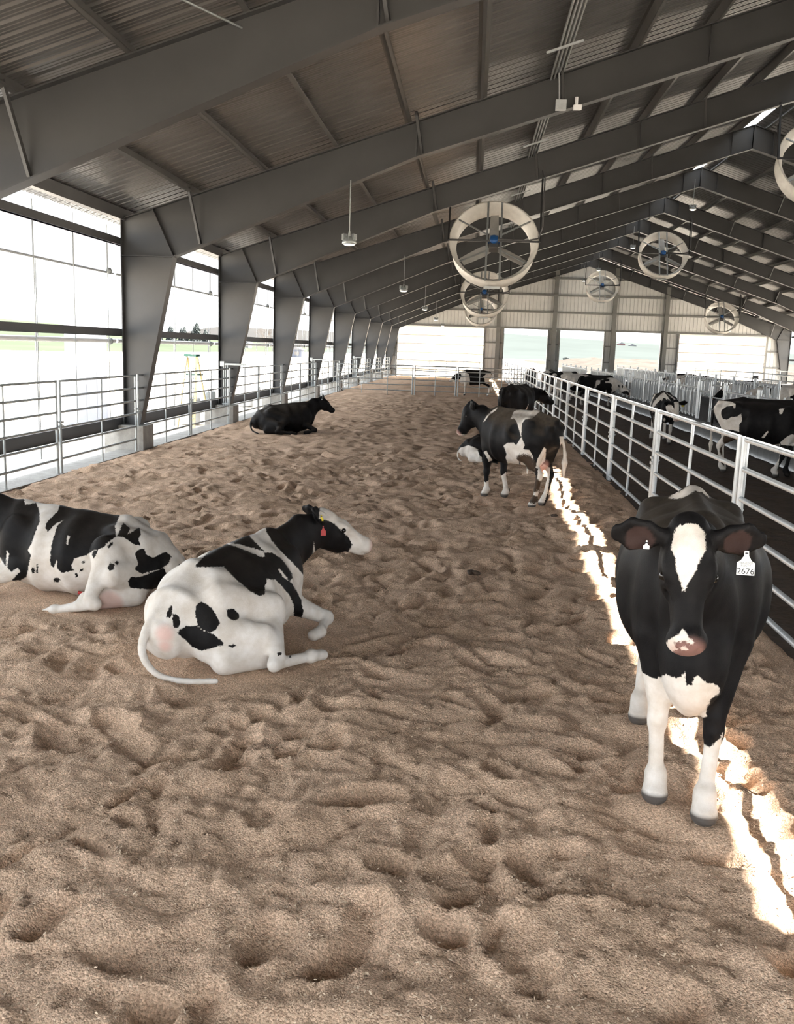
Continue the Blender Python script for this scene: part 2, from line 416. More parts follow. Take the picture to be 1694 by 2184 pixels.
# ---- left side wall: girts, roll curtains and cords, bay by bay
wl = empty('wall_left', kind='structure', label='open left side wall of dark steel girts')
for z0, z1, nm in ((4.15, 4.30, 'M'), (2.31, 2.46, 'M'), (.40, .62, 'M')):
    for i in FRAMES[:-1]:
        MB().box(-.05, .05, .02, BAY - .02, z0, z1).box(-.05, .07, .02, BAY - .02, z0, z0 + .012).build('girt', M['dark_steel'], wl, (XL - .10, FY(i), 0))
wr = empty('wall_right', kind='structure', label='open right side wall of grey steel girts')
for z0, z1 in ((4.15, 4.30), (2.31, 2.46)):
    for i in FRAMES[:-1]:
        MB().box(-.05, .05, .02, BAY - .02, z0, z1).build('girt', M['dark_steel'], wr, (XR_ + .10, FY(i), 0))
def curtain_sheet(y0, y1, z0, z1, x):
    mb = MB(); n = 26; v = []; f = []
    for k in range(n + 1):
        y = y0 + (y1 - y0) * k / n; dx = .012 * math.sin(k * 1.9) + .01 * math.sin(k * .7)
        v += [(x + dx, y, z1), (x + dx * .5, y, z0)]
    for k in range(n): f.append((2 * k, 2 * k + 1, 2 * k + 3, 2 * k + 2))
    return mb.add(v, f, True)
for i in range(-1, 9):
    t = empty('roll_curtain', (XL - .2, FY(i), 0), cat='curtain')
    t['label'] = ('white roll curtain with hanging cords, left wall bay beside the viewer' if i < 0 else
                  f'white roll curtain with hanging cords, left wall bay past the {["nearest", "second", "third", "fourth", "fifth", "sixth", "seventh", "eighth", "ninth"][i]} steel frame')
    curtain_sheet(.12, BAY - .12, 3.58, 4.17, 0).build('curtain_sheet', M['curtain'], t)
    MB().tube([(0, .05, 3.57), (0, BAY - .05, 3.57)], .022, 8).build('roll_pipe', M['galv_bright'], t)
    MB().tube([(0, .05, 2.21), (0, BAY - .05, 2.21)], .045, 8).build('roll_pipe', M['white'], t)
    rn = random.Random(i)
    for k, fy in enumerate((.10, .29, .5, .72, .93)):
        y = BAY * fy + rn.uniform(-.12, .12)
        MB().tube([(.06, y, 4.5), (.06, y, .6)], .011, 6).build('cord', M['galv'], t)
        if k % 2 == 0: MB().tube([(-.08, y + .35, 4.3), (-.08, y + .35, .1)], .013, 6).build('cord', M['galv'], t)
    MB().ball((.02, BAY - .35, 3.6), .07, 10, 6).build('gear_winch', M['galv'], t)
    MB().ball((.02, BAY - .35, 2.2), .07, 10, 6).build('gear_winch', M['galv'], t)

# ---- far gable wall
wf = empty('wall_far', kind='structure', label='far gable wall of off white ribbed sheets on grey girts with door openings')
OPEN = [(-6.32, .84, 'c'), (2.52, 6.08, 'o'), (7.12, 10.68, 'o'), (11.68, 15.28, 'o'), (16.78, 23.72, 'c')]   # door bays, closed or open
HEAD = 4.18
def rib_sheet(x0, x1, z0, z1a, z1b):
    mb = MB(); pts = []
    x = x0
    while x < x1 - 1e-3:
        for dx, d in ((0, 0), (.10, 0), (.115, .03), (.15, .03), (.165, 0)):
            if x + dx <= x1: pts.append((x + dx, d))
        x += .305
    pts.append((x1, 0)); v = []; f = []
    for px, d in pts:
        zt = z1a + (z1b - z1a) * (px - x0) / (x1 - x0)
        v += [(px, WALL_Y + d, z0), (px, WALL_Y + d, zt)]
    for k in range(len(pts) - 1): f.append((2 * k, 2 * k + 2, 2 * k + 3, 2 * k + 1))
    return mb.add(v, f)
x = XL
while x < XR_ - .01:
    x1 = min(x + .915, XR_)
    if x < RIDGE < x1: x1 = RIDGE
    rib_sheet(x, x1, HEAD, ztop(x) + .2, ztop(x1) + .2).build('wall_panel', M['wallsheet'], wf); x = x1
edges = [XL] + [e for a, b, _ in OPEN for e in (a, b)] + [XR_]
for a, b in zip(edges[::2], edges[1::2]):
    x = a
    while x < b - .01:
        x1 = min(x + .915, b); rib_sheet(x, x1, -.1, HEAD, HEAD).build('wall_panel', M['wallsheet'], wf); x = x1
for z in (4.26, 5.62, 7.0, 8.36):
    half = (APEX - z) / SL
    xa, xb = max(XL, RIDGE - half), min(XR_, RIDGE + half)
    MB().box(xa, xb, WALL_Y - .2, WALL_Y - .02, z - .08, z + .06).build('girt', M['wallsteel'], wf)
for a, b in zip(edges[::2], edges[1::2]):
    for z in (.6, 1.7, 3.0): MB().box(a, b, WALL_Y - .15, WALL_Y - .02, z - .05, z + .05).build('girt', M['wallsteel'], wf)
for xc in (2.0, 6.6, 11.4, 15.6):
    MB().box(xc - .16, xc + .16, WALL_Y - .34, WALL_Y - .32, -.1, ztop(xc) - .1).box(xc - .008, xc + .008, WALL_Y - .34, WALL_Y - .04, -.1, ztop(xc) - .1).box(xc - .16, xc + .16, WALL_Y - .06, WALL_Y - .04, -.1, ztop(xc) - .1).build('wind_column', M['wallsteel'], wf)
for a, b, c in OPEN:
    MB().box(a - .12, a, WALL_Y - .2, WALL_Y + .06, -.1, HEAD).box(b, b + .12, WALL_Y - .2, WALL_Y + .06, -.1, HEAD).build('door_frame', M['wallsteel'], wf)
for n, (a, b, c) in enumerate([o_ for o_ in OPEN if o_[2] == 'c']):
    d = empty(f'door_{n + 1}', ((a + b) / 2, WALL_Y + .1, 0), kind='structure', label=['closed glowing white overhead door at the left of the far wall', 'closed glowing white overhead door at the right of the far wall'][n])
    w = (b - a) / 2
    for k in range(6):
        z0 = -.08 + k * .71
        MB().box(-w, w, 0, .008, z0, z0 + .63).build('door_panel', M['doorcloth'], d)
        MB().box(-w, w, -.02, .03, z0 + .63, z0 + .71).build('door_rib', M['doorrib'], d)

# ---- unseen gable wall added behind the viewer to dim the foreground, partly open below
wn = empty('wall_near_blocker', (0, Y_BACK - WALL_Y, 0), kind='structure', label='added unseen gable wall of off white sheets behind the viewer, blocking light, with one open door')
x = XL
while x < XR_ - .01:
    x1 = min(x + .915, XR_)
    if x < RIDGE < x1: x1 = RIDGE
    rib_sheet(x, x1, HEAD, ztop(x) + .2, ztop(x1) + .2).build('wall_panel', M['wallsheet'], wn); x = x1

for a, b in ((XL, -4.6), (8.2, XR_)):  # lower sheets added to cut light too, gap sized for foreground brightness
    x = a
    while x < b - .01:
        x1 = min(x + .915, b); rib_sheet(x, x1, -.1, HEAD, HEAD).build('wall_panel', M['wallsheet'], wn); x = x1

# ---- pipe fences
def fence_proto(name, L, mat, nst, rails, rp=.024, rr=.021, top=None):
    """panel along +y from 0..L"""
    root = bpy.data.objects.new(name, None); put(root)
    rm = MB().tube([(0, .05, 0), (0, L - .05, 0)], rr, 10).mesh('rail', mat)
    for z in rails: inst('rail', rm, root, (0, 0, z))
    h = rails[0] + .02
    pmsh = MB().tube([(0, 0, -.12), (0, 0, h)], rp, 10).mesh('post', mat)
    inst('post', pmsh, root, (0, .035, 0)); inst('post', pmsh, root, (0, L - .035, 0))
    sm = MB().tube([(0, 0, -.1), (0, 0, h - .01)], .019, 8).mesh('stay', mat)
    for k in range(nst): inst('stay', sm, root, (0, L * (k + 1) / (nst + 1), 0))
    lt = MB().box(-.05, .05, -.06, .07, .52, .56).box(-.05, .05, -.06, .07, .60, .63).ball((.055, -.03, .58), .016, 8, 6)
    lt.build('latch', mat, root, (0, 0, .22))
    return root
RL = [1.52, 1.26, 1.0, .74, .475, .21]
lp = fence_proto('fence_panel', BAY / 2 - .07, M['galv'], 1, RL)
ys = [15.27 + k * BAY / 2 for k in range(-1, 17)]
for k, y in enumerate(ys):
    o = lp if k == 0 else copy_tree(lp); o.location = (-6.9, y, 0)
    tag(o, f'galvanised six rail pipe fence panel along the left wall, {ORD[k]} in view', 'fence', 'left side fence panels')
RR = [1.50, 1.215, .925, .63, .335, .04]
PL = 4.21
rp_ = fence_proto('fence_panel', PL - .085, M['galv_bright'], 1, RR, .036, .027)
ys = [9.33 + k * PL for k in range(-2, 17)]
for k, y in enumerate(ys):
    if y + PL > 79.4: break
    o = rp_ if k == 0 else copy_tree(rp_); o.location = (2.66, y, 0)
    if y < 4: tag(o, 'bright galvanised fence panel between bedding and alley, beside the viewer', 'fence', 'right side fence panels')
    else: tag(o, f'bright galvanised six rail fence panel between bedding and alley, {ORD[k - 1]} in view', 'fence', 'right side fence panels')
# cross fence and far gates
def cross(name, x0, x1, y0, y1, lab, z=0, nst=1):
    L = math.hypot(x1 - x0, y1 - y0); r = fence_proto(name, L, M['galv'], nst, [1.42, 1.2, .98, .74, .48, .2], .03, .022)
    r.location = (x0, y0, z); r.rotation_euler = (0, 0, math.atan2(y1 - y0, x1 - x0) - math.pi / 2); tag(r, lab, 'fence'); return r
cross('cross_fence_panel', -6.72, -2.9, 46.6, 46.8, 'galvanised cross fence panel reaching the left wall across the bedding', 0, 2)
cross('cross_fence_panel', -2.85, -.75, 46.8, 46.9, 'middle galvanised cross fence panel in front of the far bedding', 0, 1)
cross('pen_gate', -.7, 2.6, 46.9, 47.0, 'galvanised pen gate hung on the fence across the bedding', 0, 2)
cross('far_gate', -6.0, .6, 74.5, 74.5, 'low galvanised gate in front of the glowing left overhead door', 0, 4)

# ---- headlock rows above the feed curbs
def headlock_proto(name, L, mat, sp=.43):
    root = bpy.data.objects.new(name, None); put(root)
    tm = MB().tube([(0, 0, 0), (0, L, 0)], .03, 8).mesh('rail', mat)
    for z in (1.36, 1.26, .52): inst('rail', tm, root, (0 if z != 1.26 else .05, 0, z))
    bmh = MB().tube([(.035, 0, .46), (.035, 0, 1.34)], .028, 8).tube([(-.045, .02, .46), (-.045, .02, 1.30)], .026, 8).box(-.075, .06, -.012, .03, .55, 1.22).mesh('lock_bar', mat)
    n = int(L / sp); 
    for k in range(n): inst('lock_bar', bmh, root, (0, (k + .5) * L / n, 0), (math.radians(5 if k % 2 else -2), 0, 0))
    lm = MB().box(-.06, .08, -.05, .05, 1.27, 1.34).tube([(.02, 0, 1.34), (.02, .0, 1.45)], .018, 6).mesh('latch', mat)
    for k in range(n): inst('latch', lm, root, (0, (k + .5) * L / n, 0))
    po = MB().tube([(0, 0, .3), (0, 0, 1.55)], .045, 8).mesh('post', mat); inst('post', po, root, (0, 0, 0)); inst('post', po, root, (0, L, 0))
    return root
hp = headlock_proto('headlock_panel', 3.0, M['galv_bright'])
spots = []
for x, segs, row in ((7.08, ((17.6, 3), (30.0, 4), (44.6, 4), (59.5, 5)), 'near'), (11.42, ((17.6, 5), (36.0, 5), (54.0, 7)), 'far')):
    k = 0
    for y0, n in segs:
        for j in range(n): spots.append((x, y0 + j * 3.1, row, k)); k += 1
for q, (x, y, row, k) in enumerate(spots):
    o = hp if q == 0 else copy_tree(hp); o.location = (x, y, .0 if x < 9 else .0)
    tag(o, f'bright steel headlock panel, {ORD[k]} along the {row} side of the feed aisle', 'headlock', 'headlock feed barrier panels')
def man_gate(x, y0, y1, lab):
    t = empty('man_gate', (x, y0, 0), label=lab, cat='gate'); L = y1 - y0
    for y in (.05, L - .05): MB().tube([(0, y, 0), (0, y, 1.62)], .045, 10).build('post', M['galv_bright'], t)
    for z in (1.5, 1.15, .8): MB().tube([(0, .05, z), (0, L * .5, z)], .022, 8).build('rail', M['galv'], t)
    for z in (1.62, 1.28): MB().tube([(0, L * .5, z), (0, L - .05, z)], .028, 8).build('rail', M['galv'], t)
    MB().tube([(0, L * .5, .1), (0, L * .5, 1.62)], .04, 8).build('post', M['galv_bright'], t)
man_gate(7.08, 26.9, 29.9, 'narrow pipe passage gate between two headlock runs')
man_gate(7.08, 42.3, 44.5, 'tall narrow ladder like gate at the end of the long headlock run')
# water line posts and the far side rails
for k, (y, lab) in enumerate(((31.0, 'slim post with a dark valve box on the far headlock row, nearer one'), (40.2, 'slim post with a dark valve box on the far headlock row, farther one'))):
    t = empty('valve_post', (11.75, y, 0), label=lab, cat='post'); MB().tube([(0, 0, 0), (0, 0, 1.55)], .05, 8).build('post', M['galv'], t)
    MB().box(-.09, .09, -.09, .09, 1.5, 1.64).build('valve_box', M['dark_steel'], t)
for k, x in enumerate((17.8, 24.4)):
    t = empty('stall_rail', (x, 0, 0), label=['long thin pipe rail in the far pen nearer to the feed aisle', 'long thin pipe rail along the right wall'][k], cat='fence')
    for z in (1.5, 1.15): MB().tube([(0, 30, z), (0, 78, z)], .03, 8).build('rail', M['galv'], t)
    for j in range(13): MB().tube([(0, 30.3 + j * 3.9, -.1), (0, 30.3 + j * 3.9, 1.55)], .035, 8).build('post', M['galv'], t)

# ---- big ceiling fans
def fan_proto():
    root = bpy.data.objects.new('barn_fan', None); put(root)
    # axis along local -y (towards viewer), tilted up; ring built about z then turned
    tilt = Matrix.Rotation(math.radians(90 - 25), 4, 'X')      # local z -> (-y, +z)
    def bake(mb): mb.v = [tuple(tilt @ Vector(p)) for p in mb.v]; return mb
    R0, R1, R2 = 1.21, 1.03, 1.13
    pr = [(R0 + .02, .30), (R0 - .02, .27), (R0 - .11, .16), (R1, -.02), (R1, -.16), (R2, -.28), (R2 + .012, -.28), (R1 + .02, -.16), (R1 + .02, -.01), (R0 - .08, .17), (R0 + .0, .285)]
    bake(MB().lathe(pr, 48, closed=True)).build('shroud', M['fanwhite'], root)
    for sx in (-1, 1):
        bake(MB().bar((sx * .19, 1.2, .27), (sx * .19, -1.2, .27), .055, .055)).build('strut', M['galv'], root)
        bake(MB().bar((sx * .2, .2, .26), (sx * 1.0, .66, .24), .035, .035)).build('strut', M['galv'], root)
        bake(MB().bar((sx * .2, -.2, .1), (sx * .93, -.55, .08), .035, .035)).build('strut', M['galv'], root)
    mo = bake(MB().lathe([(0, .42), (.10, .42), (.115, .40), (.12, .39), (.12, .12), (.10, .08), (0, .08)], 12).box(-.10, .10, -.13, .13, .16, .34).box(-.19, .19, -.05, .05, .2, .24)).build('motor', M['blue'], root)
    bake(MB().box(-.12, .12, -.22, -.08, .05, .34)).build('motor_mount', M['dark_steel'], root)
    for k in range(3):
        a = math.radians(90 + 120 * k); ca_, sa_ = math.cos(a), math.sin(a); v = []
        for r, w, tw in ((.14, .10, .5), (.35, .13, .42), (.7, .125, .3), (.98, .11, .2)):
            for sd in (-1, 1):
                for th in (-.008, .008):
                    px, py, pz = r, sd * w, -.02 + sd * w * math.tan(tw) * -.8 + th
                    v.append((px * ca_ - py * sa_, px * sa_ + py * ca_, pz))
        f = []
        for i in range(3):
            b0 = i * 4; b1 = b0 + 4
            f += [(b0, b1, b1 + 2, b0 + 2), (b0 + 1, b0 + 3, b1 + 3, b1 + 1), (b0, b0 + 1, b1 + 1, b1), (b0 + 2, b1 + 2, b1 + 3, b0 + 3)]
        f += [(0, 2, 3, 1), (12, 13, 15, 14)]
        bake(MB().add(v, f, False)).build('blade', M['blade'], root)
    bake(MB().lathe([(0, .08), (.13, .07), (.13, -.07), (0, -.09)], 14)).build('hub', M['dark_steel'], root)
    MB().box(-.22, .22, -.36, -.28, -1.17, -1.1).build('guard_plate', M['galv'], root)
    yb, zb = -.33, .11
    MB().bar((-1.24, yb, zb), (1.24, yb, zb), .05, .05).build('hanger_bar', M['black'], root)
    return root
fpz = fan_proto()
FANS = [(.43, 2, 5.12, 'large white shrouded ceiling fan hanging over the bedding, nearest of all'), (.45, 5, 5.08, 'white shrouded ceiling fan over the bedding, right behind the nearest fan'),
        (.45, 8, 5.2, 'white shrouded ceiling fan over the bedding, hindmost in the left row'), (9.0, 2, 7.4, 'white shrouded ceiling fan under the ridge cut by the right picture edge'),
        (9.22, 5, 7.24, 'white shrouded ceiling fan under the ridge, middle one of the ridge row'), (9.24, 8, 7.2, 'small looking white ceiling fan under the ridge in front of the gable wall'), (18.0, 8, 5.2, 'white shrouded ceiling fan on the right roof slope above the closed door')]
for k, (x, fi, z, lab) in enumerate(FANS):
    o = fpz if k == 0 else copy_tree(fpz); o.location = (x, FY(fi), z); tag(o, lab, 'fan', 'barn ceiling fans')
    for sx in (-1.24, 1.24):
        zt = ztop(x + sx) - .68 - z
        MB().bar((sx, -.33, .09), (sx, -.05, zt), .05, .05).build('drop_rod', M['black'], o)
    zt = ztop(x + 1.24) - .4 - z
    MB().tube([(.1, -.36, .16), (.9, -.37, .13), (1.2, -.36, .2), (1.29, -.34, .5), (1.29, -.2, zt - .3), (1.2, .1, zt)], .022, 8).build('power_cable', M['dark_steel'], o)

# ---- hanging bay lamps
def lamp_proto():
    root = bpy.data.objects.new('bay_lamp', None); put(root)
    MB().lathe([(0, .10), (.10, .10), (.16, .02), (.17, -.03), (.15, -.05), (0, -.05)], 20).build('housing', M['galv'], root)
    for k in range(8):
        a = 2 * math.pi * k / 8
        MB().bar((.08 * math.cos(a), .08 * math.sin(a), .09), (.18 * math.cos(a), .18 * math.sin(a), .09), .008, .12).build('cooling_fin', M['galv'], root)
    MB().lathe([(0, -.075), (.1, -.07), (.135, -.05)], 20).build('lens', M['lens'], root)
    MB().tube([(0, 0, .08), (0, 0, .2)], .02, 8).build('hook', M['galv'], root)
    return root
lpz = lamp_proto()
for k, (x, fi, z, lab) in enumerate([(-2.57, 1, 4.32, 'lit round bay lamp hanging over the left of the bedding, nearest'), (-2.57, 3, 4.32, 'lit round bay lamp over the bedding, second in the left row'), (-2.57, 5, 4.3, 'lit round bay lamp over the bedding, third in the left row'),
                                    (-2.57, 7, 4.25, 'lit round bay lamp over the bedding, fourth in the left row'), (-2.6, 9, 4.25, 'tiny lit bay lamp in the left row at the far wall'),
                                    (8.9, 4, 8.44, 'lit bay lamp under the ridge, nearest of the ridge row'), (8.9, 6, 8.44, 'lit bay lamp under the ridge, second of the ridge row'), (8.9, 8, 8.42, 'lit bay lamp under the ridge, third of the ridge row'), (8.7, 9, 8.2, 'tiny lit bay lamp by the gable wall near the ridge')]):
    o = lpz if k == 0 else copy_tree(lpz); o.location = (x, FY(fi) - .15, z); o.scale = (.85, .85, 1); tag(o, lab, 'lamp', 'hanging bay lamps')
    MB().tube([(0, 0, .18), (0, 0, ztop(x) - (.72 if x < 0 else .74) - z)], .012, 6).build('hanging_rod', M['galv'], o)

# ---- conduits under the roof, camera on the frame
t = empty('conduit_run', (1.4, 0, 0), label='bundle of four parallel metal conduits running under the left roof slope', cat='conduit')
for k in range(4):
    x = .05 + .07 * k - .2; MB().tube([(x, Y_BACK, ztop(1.4 + x) + .0 - .03), (x, 78, ztop(1.4 + x) - .03)], .018, 6).build('conduit', M['galv'], t)
for i in range(0, 9):
    for d in (2.2, 5.2): MB().box(-.42, .22, -.02, .02, -.035, .0).build('strut_channel', M['galv_bright'], t, (0, FY(i) + d, ztop(1.25) - .06)).rotation_euler = (0, -math.atan(SL), 0)
t = empty('security_camera', (1.42, FY(1) - .3, 6.95), label='white security camera and junction box hung from the second frame', cat='camera')
MB().tube([(0, 0, 0), (-.06, 0, .9)], .014, 8).build('conduit', M['galv_bright'], t)
MB().box(-.07, .13, -.06, .06, -.12, .06).build('junction_box', M['galv_bright'], t)
MB().tube([(.32, 0, -.02), (.32, 0, .12)], .03, 8).build('bracket', M['white'], t)
MB().bar((.34, -.16, -.1), (.34, .1, -.05), .14, .09).build('camera_body', M['white'], t)
# junction boxes and conduits at every second left column
for i, wd in ((2, 'second'), (4, 'fourth'), (6, 'sixth')):
    t = empty('outlet_riser', (-6.75, FY(i) - .3, 0), label=f'conduit risers with a junction box and slotted strut beside the {["", "", "third", "", "fifth", "", "seventh"][i]} steel frame', cat='conduit')
    for k in range(3): MB().tube([(-.32 + .055 * k, 0, -.05), (-.32 + .055 * k, 0, 1.62)], .016, 8).build('riser', M['galv'], t)
    MB().box(-.42, -.3, -.05, .03, 1.58, 1.72).build('junction_box', M['galv'], t)
    MB().box(-.3, .32, -.03, .0, 1.62, 1.67).build('strut_channel', M['galv'], t)
    MB().box(-.36, -.19, -.03, .0, .5, .54).build('strut_channel', M['galv'], t)
# tie rod under the roof at the upper left
o = MB().tube([(-5.6, 7.2, 6.15), (-2.95, FY(0) - .02, 5.98)], .014, 6).build('tie_rod', M['galv']); tag(o, 'thin steel tie rod running to the nearest frame under the roof', 'rod')

# ---- outside: gravel yard, crop fields, hills, small things
def land(name, x0, x1, y0, y1, z, mat, lab, n=2):
    o = MB().add([(x0, y0, z), (x1, y0, z), (x1, y1, z), (x0, y1, z)], [(0, 1, 2, 3)]).build(name, mat); tag(o, lab, None, None, 'structure'); return o
land('ground_yard', -900, -7.3, -300, 1500, -.22, M['gravel'], 'pale sunlit gravel yard left of the barn')
land('ground_far_yard', -7.3, 900, 79.35, 1500, -.2, M['gravel'], 'pale sunlit dirt yard beyond the far gable wall')
land('ground_right_yard', 25.6, 900, -300, 79.4, -.25, M['gravel'], 'pale sunlit yard right of the barn')
land('ground_near_yard', -7.3, 25.6, -300, Y_BACK, -.25, M['gravel'], 'pale yard behind the viewer')
def terrain(name, x0, x1, y0, y1, zf, mat, lab, nx=90, ny=70):
    o = put(bpy.data.objects.new(name, grid_mesh(name, np.linspace(x0, x1, nx), np.linspace(y0, y1, ny), zf, mat))); tag(o, lab, None, None, 'structure')
sm = lambda v: np.clip(v, 0, 1) ** 2 * (3 - 2 * np.clip(v, 0, 1))
M['hillgreen'] = simple('hazy_green_hill', (.043, .049, .047), .95, 0, .1, .02, spec=0)
M['hillgrey'] = simple('hazy_brown_hill', (.038, .037, .036), .95, 0, .1, .02, spec=0)
terrain('dirt_bank', 8, 190, 100, 320, lambda X, Y: -.3 + sm((X - 12 - .06 * (Y - 110)) / 14) * sm((Y - 104) / 130) * (1.3 + (vnoise(X * .35, Y * .35, 21) - .5) * .8 + (vnoise(X * 1.1, Y * 1.1, 22) - .5) * .35) + .16 * sm((X - 12) / 6), M['dirt'], 'low bank of tilled brown dirt beyond the open doors')
terrain('hill_1', -60, 420, 330, 900, lambda X, Y: -1.2 + sm((Y - 330) / 280) * np.maximum(15.6 - .036 * X, 7) * (1 + .05 * (vnoise(X * .015, Y * .015, 31) - .5)), M['hillgreen'], 'long hazy green hill seen through the open doors')
terrain('hill_2', -420, -58, 96, 470, lambda X, Y: -.5 + sm((-58 - X) / 26) * sm((Y - 96) / 230) * (2.5 + .058 * np.clip(-94 - X, 0, 140)), M['field'], 'pale green crop hill left of the barn')
terrain('hill_3', -330, -20, 470, 900, lambda X, Y: -1.2 + sm((X + 215) / 60) * sm((-20 - X) / 30) * sm((Y - 470) / 120) * (13.5 - .012 * (X + 180)), M['hillgrey'], 'pale brown hill behind the conifers')
# tall white shaft standing in the yard
t = empty('white_shaft', (-10.75, 25.6, -.2), .40, label='tall white sheet clad shaft standing outside the left wall', cat='shaft')
for k in range(4):
    x = -.55 + k * .275
    MB().box(x, x + .268, -.02, .02, 0, 4.6).build('cladding_sheet', M['shaft'], t, (0, -.5, 0))
MB().box(-.55, .55, -.47, .5, 0, 4.58).build('core', M['shaft'], t)
# step ladder
t = empty('step_ladder', (-7.95, 26.3, -.2), -.25, label='yellow step ladder with a green top behind the left fence', cat='ladder')
for sx in (-1, 1):
    MB().bar((sx * .27, -.35, 0), (sx * .16, 0, 2.05), .07, .03).build('front_rail', M['ladder'], t)
    MB().bar((sx * .27, .55, 0), (sx * .16, .05, 2.0), .05, .025).build('rear_rail', M['ladder'], t)
for k in range(6):
    z = .3 + k * .28; q = z / 2.05; MB().bar((-.27 + .11 * q, -.35 + .35 * q, z), (.27 - .11 * q, -.35 + .35 * q, z), .08, .03).build('step', M['galv'], t)
MB().box(-.2, .2, -.1, .12, 2.03, 2.1).build('top_cap', M['green'], t)
MB().box(-.2, .2, .0, .3, 1.5, 1.54).build('paint_shelf', M['green'], t)
# barrels, pallets and bits lying outside
for k, (x, y, r, h, c, lab) in enumerate(((-8.4, 27.6, .3, .8, 'white', 'white plastic barrel behind the left fence'), (-9.6, 33.5, .35, .7, 'galv', 'grey drum standing in the yard past the second frame'), (-8.9, 36.6, .3, .5, 'white', 'small white tub in the yard past the third frame'))):
    o = MB().lathe([(0, 0), (r * .93, 0), (r, .06), (r, h * .45), (r * 1.03, h * .5), (r, h * .55), (r, h - .06), (r * .92, h), (0, h)], 18).build('barrel', M[c], None, (x, y, -.2)); tag(o, lab, 'barrel')
# trees
def conifer(x, y, h, lab, seed, z=1.6):
    rn = random.Random(seed); t = empty('conifer', (x, y, z), label=lab, cat='tree', group='conifers beyond the yard')
    MB().tube([(0, 0, 0), (0, 0, h * .9)], [h * .02, h * .005], 6).build('trunk', M['bark'], t)
    mb = MB(); n = 320
    for k in range(n):
        q = k / n; zz = h * (.12 + .86 * q); rr = h * .30 * (1 - q) ** .6 + .12; a = k * 2.4 + rn.uniform(-.3, .3)
        dx, dy = math.cos(a), math.sin(a); L = rr * rn.uniform(.7, 1.15); w = L * .28
        mb.add([(dx * .05, dy * .05, zz + .25), (dx * L * .6 - dy * w, dy * L * .6 + dx * w, zz - .1), (dx * L, dy * L, zz - .35 * L), (dx * L * .6 + dy * w, dy * L * .6 - dx * w, zz - .1), (dx * L * .5, dy * L * .5, zz - .5 - .2 * L)], [(0, 1, 2), (0, 2, 3), (4, 2, 1), (4, 3, 2)])
    mb.build('foliage', M['leaf'], t)
for k, (x, y, h) in enumerate(((-103.0, 300, 5.6), (-100.6, 297, 5.2), (-98.4, 302, 5.6), (-96.3, 298, 4.9), (-94.3, 301, 5.0), (-92.4, 298, 5.3), (-90.5, 302, 5.6), (-88.4, 298, 6.9), (-86.4, 301, 4.8))):
    conifer(x, y, h, 'dark conifer in the windbreak, ' + ['at its left end', 'second from its left end', 'third from its left end', 'fourth from its left end', 'in its middle', 'fourth from its right end', 'third from its right end', 'tallest and pointed, near its right end', 'at its right end'][k], k)
def bare_tree(x, y, h, lab, seed):
    rn = random.Random(seed); t = empty('bare_tree', (x, y, -.3), label=lab, cat='tree')
    tr = MB(); br = MB()
    def grow(mb, p, d, L, r, lv):
        q = p + d * L; mb.tube([p, q], [r, r * .65], 5, False)
        if lv > 4: return
        for _ in range(3):
            nd = (d + Vector((rn.uniform(-.7, .7), rn.uniform(-.7, .7), rn.uniform(-.15, .5)))).normalized(); grow(br, q, nd, L * .72, r * .6, lv + 1)
    grow(tr, Vector((0, 0, 0)), Vector((0, 0, 1)), h * .27, h * .02, 0); tr.build('trunk', M['bark'], t); br.build('branches', M['bark'], t)
bare_tree(-44.3, 200, 7.5, 'bare leafless tree seen past the second steel frame', 3)
bare_tree(-32.5, 200, 7.5, 'bare leafless tree seen past the third steel frame', 5)
# far farm buildings
def shed(name, x, y, w, d, h, mw, mr, lab, z=-.2):
    t = empty(name, (x, y, z), label=lab, cat='building')
    MB().box(-w / 2, w / 2, -d / 2, d / 2, 0, h).build('wall', mw, t)
    MB().prism_xz([(-w / 2 - .3, h), (w / 2 + .3, h), (0, h + w * .22)], -d / 2 - .3, d / 2 + .3).build('roof', mr, t)
    for k in (-1, 1): MB().box(k * w * .25 - .5, k * w * .25 + .5, -d / 2 - .05, -d / 2, h * .35, h * .75).build('window', M['dark_steel'], t)
M['redwall'] = simple('faded_red_wall', (.13, .06, .06), .8); M['greyroof'] = simple('grey_roof', (.075, .078, .085), .8); M['palewall'] = simple('pale_wall', (.11, .11, .115), .8)
shed('red_barn', 78, 510, 3.8, 3, 1.7, M['redwall'], M['palewall'], 'tiny red barn on the far hillside', 7.0)
shed('farmhouse', 83.6, 510, 4.5, 3, 1.0, M['palewall'], M['greyroof'], 'tiny grey farmhouse beside the red barn', 6.8)
shed('farm_shed', -75, 300, 7, 5, 1.6, M['palewall'], M['greyroof'], 'small pale shed right of the conifers', .8)
shed('blue_shed', -37.5, 196, 4, 3, 1.6, simple('blue_grey_wall', (.05, .06, .085), .8), M['greyroof'], 'small blue grey shed seen past the third frame', -.3)
mb = MB(); rn = random.Random(4)
for k in range(60):
    a = rn.uniform(0, 6.28); r = rn.uniform(0, .9); zz = rn.uniform(.1, 1.0); mb.ball((r * math.cos(a), r * math.sin(a), zz), rn.uniform(.15, .3), 6, 4)
o = mb.build('bush', M['leaf'], None, (36.8, 378, -.2)); o.scale = (1.3, 1.3, 1.2); tag(o, 'small dark bush on the pale yard seen through the middle door', 'bush')

